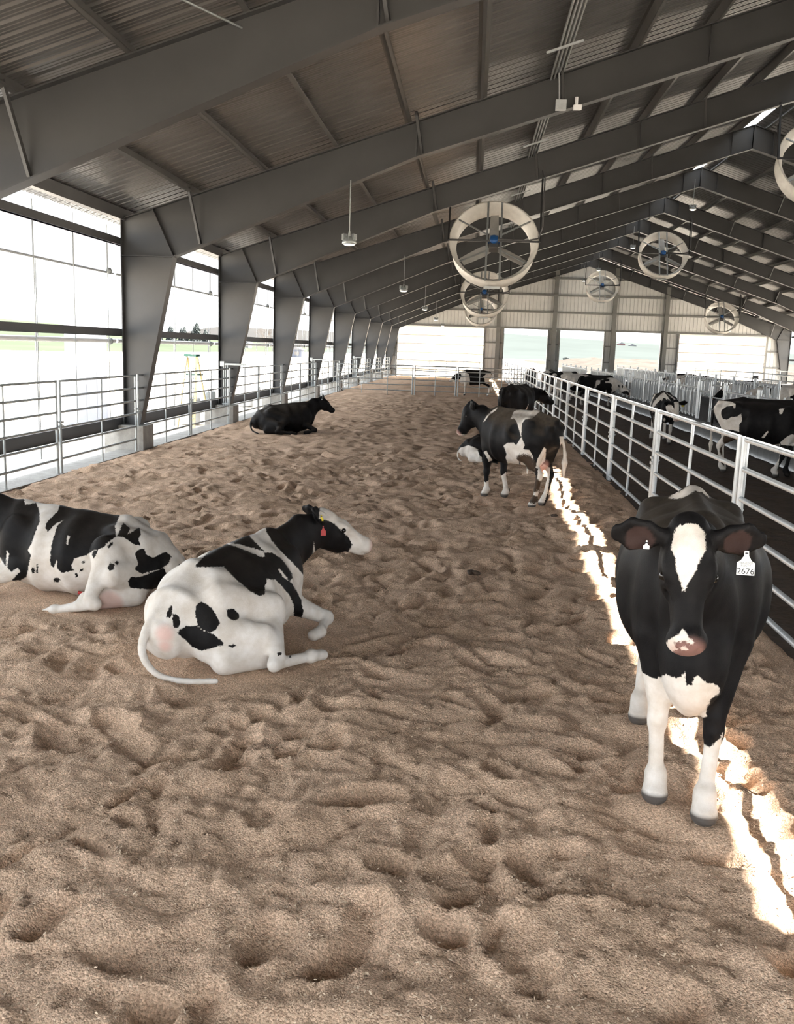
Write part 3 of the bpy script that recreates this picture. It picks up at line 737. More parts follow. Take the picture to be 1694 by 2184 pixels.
# ------------------------------------------------------------------ cattle: implicit bodies turned into one continuous mesh each
def V3(p): return np.array(p, float)
class Body:
    def __init__(s): s.p = []
    def seg(s, a, b, r0, r1=None, k=.05, up=(0, 0, 1), cap=None, carve=False):
        """tapered elliptical limb; r = radius or (across, along up)"""
        r1 = r0 if r1 is None else r1
        f = lambda r: (r, r) if not isinstance(r, tuple) else r
        s.p.append((V3(a), V3(b), f(r0), f(r1), k, V3(up), cap, carve)); return s
    def ell(s, c, r, k=.05, d=(1, 0, 0), up=(0, 0, 1), carve=False):
        """ellipsoid: r = (along d, across, along up)"""
        c = V3(c); d = V3(d) / np.linalg.norm(d); e = d * 1e-3
        s.p.append((c - e, c + e, (r[1], r[2]), (r[1], r[2]), k, V3(up), r[0], carve)); return s
    def chain(s, pts, rs, k=.04, up=(0, 0, 1)):
        for i in range(len(pts) - 1): s.seg(pts[i], pts[i + 1], rs[i], rs[i + 1], k, up)
        return s
    def field(s, vx):
        lo = np.min([np.minimum(a, b) - max(max(r0), max(r1), c or 0) for a, b, r0, r1, k, u, c, cv in s.p if not cv], 0) - 3 * vx
        hi = np.max([np.maximum(a, b) + max(max(r0), max(r1), c or 0) for a, b, r0, r1, k, u, c, cv in s.p if not cv], 0) + 3 * vx
        n = np.ceil((hi - lo) / vx).astype(int) + 1
        ax = [lo[i] + vx * np.arange(n[i]) for i in range(3)]
        D = np.full(n, .5, np.float32)
        for a, b, r0, r1, k, up, cap, cv in s.p:
            m = max(max(r0), max(r1), cap or 0) + k + 2 * vx
            l = np.minimum(a, b) - m; h = np.maximum(a, b) + m
            sl = tuple(slice(max(0, int((l[i] - lo[i]) / vx)), max(0, min(n[i], int((h[i] - lo[i]) / vx) + 2))) for i in range(3))
            if any(q.stop <= q.start for q in sl): continue
            X, Y, Z = np.meshgrid(ax[0][sl[0]], ax[1][sl[1]], ax[2][sl[2]], indexing='ij')
            L = np.linalg.norm(b - a); T = (b - a) / L
            S = np.cross(T, up)
            if np.linalg.norm(S) < 1e-3: S = np.cross(T, V3((1, 0, 0)))
            S /= np.linalg.norm(S); W = np.cross(S, T)
            qx, qy, qz = X - a[0], Y - a[1], Z - a[2]
            al = qx * T[0] + qy * T[1] + qz * T[2]; t = np.clip(al / L, 0, 1); e = al - t * L
            sd = qx * S[0] + qy * S[1] + qz * S[2]; v = qx * W[0] + qy * W[1] + qz * W[2]
            w = r0[0] + (r1[0] - r0[0]) * t; hh = r0[1] + (r1[1] - r0[1]) * t; c = cap if cap else np.minimum(w, hh)
            k0 = np.sqrt((sd / w) ** 2 + (v / hh) ** 2 + (e / c) ** 2); k1 = np.sqrt((sd / w ** 2) ** 2 + (v / hh ** 2) ** 2 + (e / c ** 2) ** 2) + 1e-6
            d = k0 * (k0 - 1) / k1
            d = np.where(k0 < 1e-3, -np.minimum(w, hh), d)
            cur = D[sl]
            if cv: d = -d; hmix = np.maximum(k - np.abs(cur - d), 0) / k; D[sl] = np.maximum(cur, d) + hmix * hmix * k * .25
            else: hmix = np.maximum(k - np.abs(cur - d), 0) / k; D[sl] = np.minimum(cur, d) - hmix * hmix * k * .25
        return D, lo
    def nets(s, vx):
        D, lo = s.field(vx); n = D.shape; neg = D < 0
        c = np.zeros([m - 1 for m in n], np.int8)
        for i in (0, 1):
            for j in (0, 1):
                for k in (0, 1): c += neg[i:n[0] - 1 + i, j:n[1] - 1 + j, k:n[2] - 1 + k]
        act = (c > 0) & (c < 8); idx = np.full(act.shape, -1, np.int64); cells = np.argwhere(act); idx[act] = np.arange(len(cells))
        acc = np.zeros((len(cells), 3)); cnt = np.zeros(len(cells))
        cor = [(i, j, k) for i in (0, 1) for j in (0, 1) for k in (0, 1)]
        val = {o: D[cells[:, 0] + o[0], cells[:, 1] + o[1], cells[:, 2] + o[2]].astype(float) for o in cor}
        for o in cor:
            for a in range(3):
                if o[a]: continue
                p = list(o); p[a] = 1; p = tuple(p); va, vb = val[o], val[p]; m = (va < 0) != (vb < 0)
                t = np.where(m, va / np.where(m, va - vb, 1), 0); pt = np.tile(np.array(o, float), (len(cells), 1)); pt[:, a] = t
                acc[m] += pt[m]; cnt[m] += 1
        co = (cells + acc / cnt[:, None]) * vx + lo
        F = []
        for a in range(3):
            b, d = (a + 1) % 3, (a + 2) % 3
            s0 = [slice(None)] * 3; s1 = [slice(None)] * 3; s0[a] = slice(0, -1); s1[a] = slice(1, None)
            A, B = neg[tuple(s0)], neg[tuple(s1)]; e = np.argwhere(A != B)
            e = e[(e[:, b] > 0) & (e[:, d] > 0) & (e[:, b] < n[b] - 1) & (e[:, d] < n[d] - 1)]
            ins = A[e[:, 0], e[:, 1], e[:, 2]]
            def ci(db, dd):
                q = e.copy(); q[:, b] += db; q[:, d] += dd; return idx[q[:, 0], q[:, 1], q[:, 2]]
            q = np.stack([ci(-1, -1), ci(0, -1), ci(0, 0), ci(-1, 0)], 1); q[~ins] = q[~ins][:, ::-1]; F.append(q)
        F = np.concatenate(F); F = F[(F >= 0).all(1)]
        return co, F
def np_mesh(name, co, F, mats):
    me = bpy.data.meshes.new(name); me.vertices.add(len(co)); me.vertices.foreach_set('co', co.astype(np.float32).ravel())
    me.loops.add(F.size); me.loops.foreach_set('vertex_index', F.ravel().astype(np.int32))
    me.polygons.add(len(F)); me.polygons.foreach_set('loop_start', np.arange(0, F.size, F.shape[1], dtype=np.int32))
    me.polygons.foreach_set('use_smooth', [True] * len(F))
    for m in mats: me.materials.append(m)
    me.update(); me.validate(); return me

def mat_coat():
    m, nt, b = nodes('cow_coat')
    L = nt.links.new
    def at(n): a = N(nt, 'ShaderNodeAttribute', attribute_name=n); return a.outputs['Fac']
    tc = N(nt, 'ShaderNodeTexCoord')
    def noise(sc, det=3., ro=.6):
        n = N(nt, 'ShaderNodeTexNoise', inp={'Scale': sc, 'Detail': det, 'Roughness': ro}); L(tc.outputs['Object'], n.inputs['Vector']); return n.outputs['Fac']
    def math_(op, a, bb):
        n = N(nt, 'ShaderNodeMath', operation=op)
        for i, q in enumerate((a, bb)):
            if isinstance(q, (int, float)): n.inputs[i].default_value = q
            else: L(q, n.inputs[i])
        return n.outputs[0]
    def ramp(fac, lo, hi, c0, c1):
        r = N(nt, 'ShaderNodeValToRGB'); e = r.color_ramp.elements; e[0].position = lo; e[1].position = hi; e[0].color = c0; e[1].color = c1; L(fac, r.inputs[0]); return r.outputs[0]
    def mix(fac, a, bb, mode='MIX'):
        n = N(nt, 'ShaderNodeMixRGB', blend_type=mode)
        for i, q in ((0, fac), (1, a), (2, bb)):
            if isinstance(q, (int, float, tuple)): n.inputs[i].default_value = q
            else: L(q, n.inputs[i])
        return n.outputs[0]
    # ragged hair edge: signed distance (m) to a patch + noise
    edge = math_('ADD', at('coat'), math_('MULTIPLY', math_('SUBTRACT', noise(55, 4, .7), .5), .035))
    isw = ramp(math_('ADD', math_('MULTIPLY', edge, 60.), .5), .35, .65, (0, 0, 0, 1), (1, 1, 1, 1))
    white = ramp(noise(9, 4), .3, .75, (.56, .50, .43, 1), (.74, .70, .655, 1))
    black = ramp(noise(14, 4), .3, .75, (.0045, .0042, .0046, 1), (.011, .010, .010, 1))
    col = mix(isw, black, white)
    col = mix(at('pink'), col, (.62, .34, .29, 1))
    dm = math_('MULTIPLY', at('dust'), math_('MULTIPLY', noise(22, 6, .75), 1.5))
    col = mix(dm, col, (.17, .135, .10, 1))
    mud = ramp(math_('MULTIPLY', at('mud'), math_('ADD', noise(62, 5, .8), .14)), .40, .46, (0, 0, 0, 1), (1, 1, 1, 1))
    col = mix(mud, col, (.055, .036, .024, 1))
    col = mix(at('dark'), col, (.03, .024, .022, 1))
    L(col, b.inputs['Base Color']); b.inputs['Roughness'].default_value = .55; b.inputs['Specular IOR Level'].default_value = .11
    mp = N(nt, 'ShaderNodeMapping', inp={'Scale': (60., 160., 160.)}); L(tc.outputs['Object'], mp.inputs['Vector'])
    fn = N(nt, 'ShaderNodeTexNoise', inp={'Scale': 1.4, 'Detail': 3.}); L(mp.outputs[0], fn.inputs['Vector'])
    bp = N(nt, 'ShaderNodeBump', inp={'Strength': .22, 'Distance': .006}); L(fn.outputs['Fac'], bp.inputs['Height']); L(bp.outputs[0], b.inputs['Normal'])
    return m
M['coat'] = mat_coat()
M['eye'] = simple('dark_eye', (.008, .006, .005), .06, 0, .05)
M['hoof'] = simple('hoof_horn', (.06, .048, .04), .6, 0, .3, 30)
M['tagwhite'] = simple('white_plastic_tag', (.8, .8, .78), .4)
M['tagyellow'] = simple('yellow_plastic_tag', (.6, .48, .03), .4)
M['tagred'] = simple('red_plastic_tag', (.42, .012, .01), .4)
M['ink'] = simple('black_marker_ink', (.02, .02, .025), .6)

def nrm(v): v = V3(v); return v / np.linalg.norm(v)
def head_frame(poll, d, up):
    f = nrm(d); s = nrm(np.cross(V3(up), f)); u = np.cross(f, s); p = V3(poll)      # s = the cow's left
    return lambda a, b, c: p + f * a + s * b + u * c, f, s, u
def add_head(B, poll, d, up, s=1., ears=((.25, -.2, -.15), (.25, -.2, -.15)), fine=False):
    P, f, sd, u = head_frame(poll, d, up); Q = lambda a, b, c: P(a * s, b * s, c * s)
    B.seg(Q(.03, 0, -.085), Q(.20, 0, -.085), (.088 * s, .095 * s), (.098 * s, .098 * s), .05 * s, u)
    B.seg(Q(.20, 0, -.095), Q(.43, 0, -.11), (.092 * s, .095 * s), (.063 * s, .068 * s), .05 * s, u)
    B.ell(Q(.465, 0, -.115), (.060 * s, .082 * s, .074 * s), .035 * s, f, u)
    B.seg(Q(.10, 0, -.205), Q(.42, 0, -.175), (.056 * s, .06 * s), (.045 * s, .032 * s), .05 * s, u)
    B.ell(Q(.0, 0, -.02), (.055 * s, .065 * s, .05 * s), .05 * s, f, u)
    for q in (1, -1):
        B.ell(Q(.145, q * .062, -.165), (.12 * s, .042 * s, .09 * s), .05 * s, f, u)
        B.ell(Q(.185, q * .082, -.035), (.055 * s, .030 * s, .032 * s), .03 * s, f, u)       # brow
        if fine:
            B.ell(Q(.212, q * .108, -.052), (.026 * s, .016 * s, .020 * s), .012, f, u, True)    # eye socket
            B.ell(Q(.518, q * .046, -.088), (.022 * s, .017 * s, .014 * s), .012, f + sd * q * .5, u, True)   # nostril
            B.ell(Q(.33, q * .075, -.10), (.08 * s, .012 * s, .03 * s), .03, f, u, True)
        du, df, dd = ears[0 if q > 0 else 1]     # ear: up, forward tilt, droop components
        ed = nrm(sd * q + u * dd + f * df)
        fn_ = nrm(f * .75 + u * .65)                                                    # the way the ear opens
        fn_ = nrm(fn_ - ed * np.dot(fn_, ed))
        r = Q(.045, q * .085, -.045); L = .225 * s
        wd = nrm(np.cross(ed, fn_))
        B.seg(r, r + ed * L * .32, (.03 * s, .03 * s), (.056 * s, .027 * s), .025 * s, fn_)
        B.seg(r + ed * L * .32, r + ed * L * .66, (.068 * s, .028 * s), (.078 * s, .024 * s), .02 * s, fn_)
        B.seg(r + ed * L * .66, r + ed * L * .90, (.077 * s, .023 * s), (.042 * s, .016 * s), .02 * s, fn_, .03 * s)
        if fine: B.ell(r + ed * L * .60 + fn_ * .034 * s, (.085 * s, .052 * s, .022 * s), .02, ed, fn_, True)
    B.seg(Q(.06, 0, -.235), Q(.26, 0, -.235), (.05 * s, .045 * s), (.045 * s, .03 * s), .06 * s, u)
    if fine: B.ell(Q(.485, 0, -.165), (.055 * s, .075 * s, .005 * s), .012, f, u, True)      # mouth line
    return Q, f, sd, u

def smooth_path(pts, n=4):
    P = [V3(p) for p in pts]; out = []
    for i in range(len(P) - 1):
        a, b, c, d = P[max(i - 1, 0)], P[i], P[i + 1], P[min(i + 2, len(P) - 1)]
        for k in range(n):
            t = k / n; out.append(.5 * (2 * b + (c - a) * t + (2 * a - 5 * b + 4 * c - d) * t * t + (3 * b - a - 3 * c + d) * t ** 3))
    return out + [P[-1]]
def tail_chain(B, pts, r0, r1, k):
    q = smooth_path(pts); m = len(q) - 1
    B.chain(q, [r0 + (r1 - r0) * min(1, i / m * 1.6) for i in range(m + 1)], k)
def standing(s=1., feet=None, poll=(1.1, 0, 1.38), hd=(.7, 0, -.7), hup=(.6, 0, .75), tail=None, bw=1., udder=False, fine=False, ears=None, hs=1., switch=True, fat=False):
    """x forward, y left, z up; s scales trunk; feet = FL, FR, BL, BR (x, y[, z])"""
    B = Body(); f4 = feet or ((.52, .15), (.52, -.15), (-.68, .17), (-.68, -.17))
    S = lambda x, y, z: (x * s, y * s, z * s)
    st = [(-.74, 1.11, .15, .20), (-.45, 1.05, .26, .325), (-.12, .97, .335 * bw, .375), (.24, .965, .325 * bw, .385), (.52, 1.0, .245, .37), (.70, .97, .17, .28)]
    for a, b in zip(st[:-1], st[1:]): B.seg(S(a[0], 0, a[1]), S(b[0], 0, b[1]), (a[2] * s, a[3] * s), (b[2] * s, b[3] * s), .08 * s, cap=.10 * s)
    B.seg(S(-.78, 0, 1.30), S(-.35, 0, 1.37), .045 * s, .05 * s, .07 * s); B.seg(S(-.35, 0, 1.365), S(.5, 0, 1.36), .045 * s, .05 * s, .08 * s)
    B.ell(S(.5, 0, 1.33), (.16 * s, .07 * s, .07 * s), .08 * s)
    B.seg(S(-.48, 0, 1.17), S(.36, 0, 1.15), (.235 * s, .15 * s), (.245 * bw * s, .16 * s), .09 * s)
    if fat: B.seg(S(-.40, 0, 1.14), S(.30, 0, 1.10), (.31 * s, .17 * s), (.33 * s, .2 * s), .10 * s); B.ell(S(.70, 0, .74), (.18 * s, .15 * s, .22 * s), .08 * s); B.ell(S(.62, 0, .56), (.10 * s, .07 * s, .10 * s), .08 * s)
    for q in (1, -1):
        B.ell(S(-.43, q * .215, 1.285), (.09 * s, .05 * s, .045 * s), .09 * s)              # hook bone
        B.ell(S(-.77, q * .105, 1.21), (.06 * s, .045 * s, .05 * s), .06 * s)               # pin bone
        B.ell(S(.47, q * .20, 1.02), (.15 * s, .08 * s, .28 * s), .08 * s, (.96, 0, -.2))   # shoulder
        B.ell(S(-.27, q * .30 * bw, 1.12), (.10 * s, .05 * s, .10 * s), .06 * s, carve=True) # flank hollow
    B.ell(S(.72, 0, .80), (.12 * s, .10 * s, .17 * s), .08 * s)                                # brisket
    for i, (q, F) in enumerate(((1, f4[0]), (-1, f4[1]))):
        fx, fy = F[0], F[1]; z = F[2] if len(F) > 2 else 0.; el = V3(S(.50, q * .17, .80)); ft = V3((fx, fy, 0)); mv = (fx - .52 * s)
        kn = V3((.52 * s + mv * .45 + .02, q * .155 * s + (fy - q * .155 * s) * .6, .41 * s + z * .7)); fe = V3((fx - .02, fy, .125 * s + z)); hf = V3((fx + .025, fy, .05 + z))
        B.seg(el, kn + V3((0, 0, .07)), (.098 * s, .115 * s), (.050 * s, .056 * s), .06 * s, (1, 0, 0)); B.ell(kn, (.055 * s, .050 * s, .065 * s), .03 * s)
        B.seg(kn - V3((0, 0, .05)), fe, .037 * s, .036 * s, .03 * s); B.ell(fe, (.048 * s, .046 * s, .05 * s), .03 * s); B.seg(fe, hf, .045 * s, (.064 * s, .058 * s), .03 * s, (1, 0, 0))
    for i, (q, F) in enumerate(((1, f4[2]), (-1, f4[3]))):
        fx, fy = F[0], F[1]; z = F[2] if len(F) > 2 else 0.; mv = fx + .68 * s; my = fy - q * .17 * s
        hip = V3(S(-.48, q * .15, 1.05)); sti = V3((-.32 * s + mv * .3, q * .20 * s + my * .3, .80 * s)); hk = V3((-.74 * s + mv * .75, q * .165 * s + my * .7, .50 * s + z * .8)); fe = V3((fx - .015, fy, .13 * s + z)); hf = V3((fx + .035, fy, .05 + z))
        B.seg(hip, sti, (.12 * s, .20 * s), (.10 * s, .13 * s), .08 * s, (1, 0, .2)); B.seg(V3(S(-.62, q * .13, 1.05)), V3((-.62 * s + mv * .4, q * .15 * s + my * .4, .72 * s)), (.09 * s, .13 * s), (.06 * s, .075 * s), .07 * s, (1, 0, 0))
        B.seg(sti + V3((-.08 * s, 0, -.02)), hk + V3((.03, 0, .06)), (.085 * s, .12 * s), (.042 * s, .058 * s), .06 * s, (1, 0, 0)); B.ell(hk, (.058 * s, .040 * s, .07 * s), .03 * s)
        B.seg(hk + V3((.01, 0, -.04)), fe, (.036 * s, .044 * s), .037 * s, .03 * s, (1, 0, 0)); B.ell(fe, (.05 * s, .047 * s, .05 * s), .03 * s); B.seg(fe, hf, .046 * s, (.064 * s, .058 * s), .03 * s, (1, 0, 0))
    if udder:
        B.ell(S(-.40, 0, .66), (.19 * s, .14 * s, .14 * s), .06 * s)
        for x, y in ((-.30, .07), (-.30, -.07), (-.46, .06), (-.46, -.06)): B.seg(S(x, y, .56), S(x, y, .49), .018, .014, .02)
    pl = V3(poll); nb = V3(S(.60, 0, 1.10))
    mid = nb * .45 + pl * .55 + V3((0, 0, -.03)); B.seg(nb, mid, (.15 * s, .24 * s), (.105 * s, .165 * s), .09 * s, (0, 0, 1), .12); B.seg(mid, pl - V3(hd) / np.linalg.norm(hd) * -.06 - V3((0, 0, .07)), (.105 * s, .165 * s), (.085 * s, .11 * s), .07 * s, (0, 0, 1))
    B.seg(V3(S(.68, 0, .92)), mid + V3((0, 0, -.14)), (.05 * s, .10 * s), (.04 * s, .06 * s), .08 * s)   # dewlap
    hq = add_head(B, poll, hd, hup, hs * s, ears or ((.0, -.2, -.1), (.0, -.2, -.1)), fine)
    tl = tail or [S(-.80, 0, 1.27), S(-.88, 0, 1.15), S(-.90, 0, .85), S(-.88, .0, .60)]
    tail_chain(B, tl, .034 * s, .019 * s, .02 * s)
    if switch:
        e = V3(tl[-1]); B.seg(e, e - V3((0, 0, .12)), .02, .04, .03); B.seg(e - V3((0, 0, .12)), e - V3((0, 0, .34)), .04, .012, .03)
    return B, hq

def lying(s=1., sd=1, poll=(1.2, 0, .95), hd=(.8, 0, -.5), hup=(.4, 0, .9), tail=None, fine=False, ears=None, hs=1., hind=None, fore=None, top=1., roll=0.):
    """resting on the brisket, hind legs out to side sd (+1 left)"""
    B = Body(); S = lambda x, y, z: (x * s, y * s, z * s)
    st = [(-.80, .27, .15, .16), (-.62, .34, .26, .26), (-.38, .37, .335, .335), (0, .365, .40, .365), (.30, .385, .37, .375), (.56, .43, .255, .355), (.76, .40, .165, .26)]
    ro = lambda x: -sd * roll * min(1, max(0, (.2 - x) / .6))
    for a, b in zip(st[:-1], st[1:]): B.seg(S(a[0], ro(a[0]) * .35, a[1] * top), S(b[0], ro(b[0]) * .35, b[1] * top), (a[2] * s, a[3] * s * top), (b[2] * s, b[3] * s * top), .08 * s, cap=.10 * s)
    B.seg(S(-.80, ro(-.8), .42 * top), S(-.38, ro(-.38), .67 * top), .04 * s, .05 * s, .07 * s); B.seg(S(-.38, ro(-.38), .67 * top), S(.56, 0, .755 * top), .04 * s, .05 * s, .08 * s)
    for q in (1, -1):
        B.ell(S(-.40, q * .205 + ro(-.4) * .5, (.63 - (1.6 * roll if q == -sd else 0)) * top), (.09 * s, .05 * s, .045 * s), .09 * s); B.ell(S(-.80, q * .10 + ro(-.8) * .6, (.33 - (roll if q == -sd else -.2 * roll)) * top), (.055 * s, .045 * s, .05 * s), .06 * s)
        B.ell(S(.52, q * .22, .45), (.15 * s, .08 * s, .25 * s), .09 * s)
    H = hind or dict(sti=(-.12, .43, .36), hock=(-.47, .66, .10), fet=(-.12, .76, .07), toe=(.0, .79, .05))
    g = lambda n: V3((H[n][0] * s, H[n][1] * s * sd, H[n][2] * s))
    sti, hk, fe, toe = g('sti'), g('hock'), g('fet'), g('toe')
    B.seg(S(-.52, sd * .20, .40), sti, (.13 * s, .24 * s), (.095 * s, .14 * s), .08 * s, (0, .2 * sd, 1)); B.seg(S(-.62, sd * .22, .26), hk * .45 + sti * .55 + V3((-.12 * s, 0, 0)), (.12 * s, .17 * s), (.08 * s, .11 * s), .08 * s)
    B.ell(sti, (.10 * s, .07 * s, .10 * s), .06 * s)
    B.seg(sti + V3((-.05 * s, 0, -.03)), hk + V3((.04 * s, 0, .05)), (.085 * s, .11 * s), (.045 * s, .055 * s), .06 * s, (1, 0, .3)); B.ell(hk, (.06 * s, .045 * s, .055 * s), .03 * s)
    B.seg(hk, fe, (.036 * s, .045 * s), .036 * s, .03 * s); B.ell(fe, (.048 * s, .045 * s, .042 * s), .03 * s); B.seg(fe, toe, .043 * s, (.05 * s, .04 * s), .03 * s)
    B.seg(S(-.60, sd * .34, .12), S(-.28, sd * .56, .09), (.10 * s, .11 * s), (.07 * s, .08 * s), .06 * s)        # udder and the lower leg under it
    A = fore or dict(elb=(.50, .26, .24), kn=(.68, .48, .11), fet=(.46, .54, .06), toe=(.38, .52, .05))
    for q in (sd, -sd):
        g = lambda n: V3((A[n][0] * s, A[n][1] * s * q * (1 if q == sd else .75), A[n][2] * s))
        B.seg(g('elb'), g('kn'), (.085 * s, .10 * s), (.05 * s, .055 * s), .06 * s, (1, 0, 0)); B.ell(g('kn'), (.06 * s, .055 * s, .06 * s), .03 * s)
        B.seg(g('kn'), g('fet'), .038 * s, .038 * s, .03 * s); B.seg(g('fet'), g('toe'), .045 * s, (.05 * s, .045 * s), .03 * s)
    pl = V3(poll); nb = V3(S(.62, 0, .52)); mid = nb * .45 + pl * .55 + V3((0, 0, -.02)); hdn = nrm(hd)
    B.seg(nb, mid, (.14 * s, .25 * s), (.10 * s, .185 * s), .09 * s, (0, 0, 1), .12); B.seg(mid, pl + hdn * .06 - V3((0, 0, .10)), (.10 * s, .185 * s), (.088 * s, .14 * s), .07 * s)
    B.seg(V3(S(.72, 0, .34)), mid + V3((0, 0, -.13)), (.05 * s, .09 * s), (.04 * s, .06 * s), .08 * s)
    hq = add_head(B, poll, hd, hup, hs * s, ears or ((.0, -.3, .1), (.0, -.3, .1)), fine)
    tl = tail or [S(-.82, 0, .40), S(-.92, sd * .02, .28), S(-.93, sd * .12, .10), S(-.85, sd * .35, .03)]
    tail_chain(B, tl, .036 * s, .02 * s, .012 * s)
    return B, hq

def poly_sd(P, poly):
    """signed distance of 2d points to a polygon, + inside"""
    q = np.array(poly, float); best = np.full(len(P), 1e9); ins = np.zeros(len(P), bool)
    for a, b in zip(q, np.roll(q, -1, 0)):
        e = b - a; w = P - a; t = np.clip((w @ e) / (e @ e + 1e-12), 0, 1); d = w - t[:, None] * e; best = np.minimum(best, (d ** 2).sum(1))
        c = (a[1] > P[:, 1]) != (b[1] > P[:, 1]); xx = a[0] + (P[:, 1] - a[1]) * (b[0] - a[0]) / (b[1] - a[1] if abs(b[1] - a[1]) > 1e-9 else 1e-9); ins ^= c & (P[:, 0] < xx)
    return np.where(ins, 1, -1) * np.sqrt(best)
def vnoise3(p, seed):
    i = np.floor(p).astype(np.int64); f = p - i; f = f * f * (3 - 2 * f); out = np.zeros(len(p))
    for a in (0, 1):
        for b in (0, 1):
            for c in (0, 1):
                n = ((i[:, 0] + a) * 374761393 + (i[:, 1] + b) * 668265263 + (i[:, 2] + c) * 2147483647 + seed * 1442695041) & 0x7fffffff
                n = ((n ^ (n >> 13)) * 1274126177) & 0x7fffffff; h = ((n ^ (n >> 16)) & 0xffff) / 65535.
                out += h * (f[:, 0] if a else 1 - f[:, 0]) * (f[:, 1] if b else 1 - f[:, 1]) * (f[:, 2] if c else 1 - f[:, 2])
    return out

def make_cow(label, loc, rz, body, hq, vx, coat, hooves=None, dust=.3, group=None, eyes=True, mud=None, pink=None, dark=None, tags=(), cat='cow', press=True, name='cow', pinkmuz=.5, hs=1.):
    """coat(co, head_w) -> signed distance, + white.  Returns the body mesh object"""
    co, F = body.nets(vx)
    me = np_mesh(name, co, F, [M['coat']])
    Q, f, sd, u = hq
    hc = Q(.25, 0, -.08); hw = np.linalg.norm(co - hc, axis=1)
    def attr(n, v):
        a = me.attributes.new(n, 'FLOAT', 'POINT'); a.data.foreach_set('value', np.asarray(v, np.float32))
    c = coat(co, hw); attr('coat', c)
    nor = np.empty(len(co) * 3, np.float32); me.vertices.foreach_get('normal', nor); nor = nor.reshape(-1, 3)
    attr('dust', dust * np.clip((nor[:, 2] - .25) * 1.3, 0, 1) * np.clip((hw - .45) * 4, 0, 1))
    mz = Q(.50, 0, -.10); dm = np.linalg.norm(co - mz, axis=1)
    pk = np.clip((.085 * hs - dm) * 40, 0, 1) * pinkmuz
    if pink: 
        for p, r, *w in pink: pk = np.maximum(pk, np.clip((r - np.linalg.norm(co - V3(p), axis=1)) * 14, 0, w[0] if w else .9))
    attr('pink', pk)
    md = np.zeros(len(co))
    if mud:
        for p, r in mud: md = np.maximum(md, np.clip((r - np.linalg.norm(co - V3(p), axis=1)) / r * 1.8, 0, 1))
    attr('mud', md)
    dk = np.zeros(len(co))
    for p, r in (dark or []): dk = np.maximum(dk, np.clip((r - np.linalg.norm(co - V3(p), axis=1)) * 60, 0, 1))
    if hooves == 'flat': dk = np.maximum(dk, np.clip((.072 - co[:, 2]) * 50, 0, 1) * .9)
    attr('dark', dk)
    o = bpy.data.objects.new(name, me); o.location = loc; o.rotation_euler = (0, 0, rz); put(o); tag(o, label, cat, group)
    if eyes:
        for q in (1, -1):
            p = Q(.212, q * .098, -.052); MB().ball((0, 0, 0), .021, 12, 8).build('eye', M['eye'], o, tuple(p))
    return o
def stencil(E, c0, polys, base, head_r=.42):
    """markings: polygons (metres) on the plane through c0 facing E, cast onto the hide; base +1 white / -1 black.
    entries: (sign, region, polygon), region h = head only, b = body only, a = anywhere"""
    E = V3(E); c0 = V3(c0); n = nrm(c0 - E); e1 = nrm(np.cross(n, (0, 0, 1))); e2 = np.cross(e1, n); dist = np.dot(c0 - E, n)
    def fn(co, hw):
        w = co - E; t = dist / (w @ n); P = np.stack([(w @ e1) * t, (w @ e2) * t], 1); out = np.full(len(co), .2 * base)
        for sg, reg, poly in polys:
            d = poly_sd(P, poly)
            if reg == 'h': d = np.minimum(d, (head_r - hw) * .5)
            elif reg == 'b': d = np.minimum(d, (hw - head_r * .75) * .5)
            out = np.maximum(out, d) if sg > 0 else np.minimum(out, -d)
        return out
    return fn
def blaze(hq, w=.05, a0=.02, a1=.6, top=-.2):
    """white stripe down the face"""
    Q, f, sd, u = hq; p = Q(0, 0, 0); 
    def fn(co, hw):
        q = co - p; a = q @ f; s = np.abs(q @ sd); h = q @ u
        return np.where(hw < .4, np.minimum(np.minimum(w - s, a - a0), np.minimum(a1 - a, h - top)), -.2)
    return fn
def blotch(seed, bias=0., sc=2.3, legs=True, blaze=True):
    def fn(co, hw):
        p = co * sc + seed * 3.7; v = (vnoise3(p, seed) - .5 + bias) * .55 + (vnoise3(p * 2.7, seed + 9) - .5) * .12
        if legs: v = np.maximum(v, (.42 - co[:, 2]) * .6)
        return v
    return fn

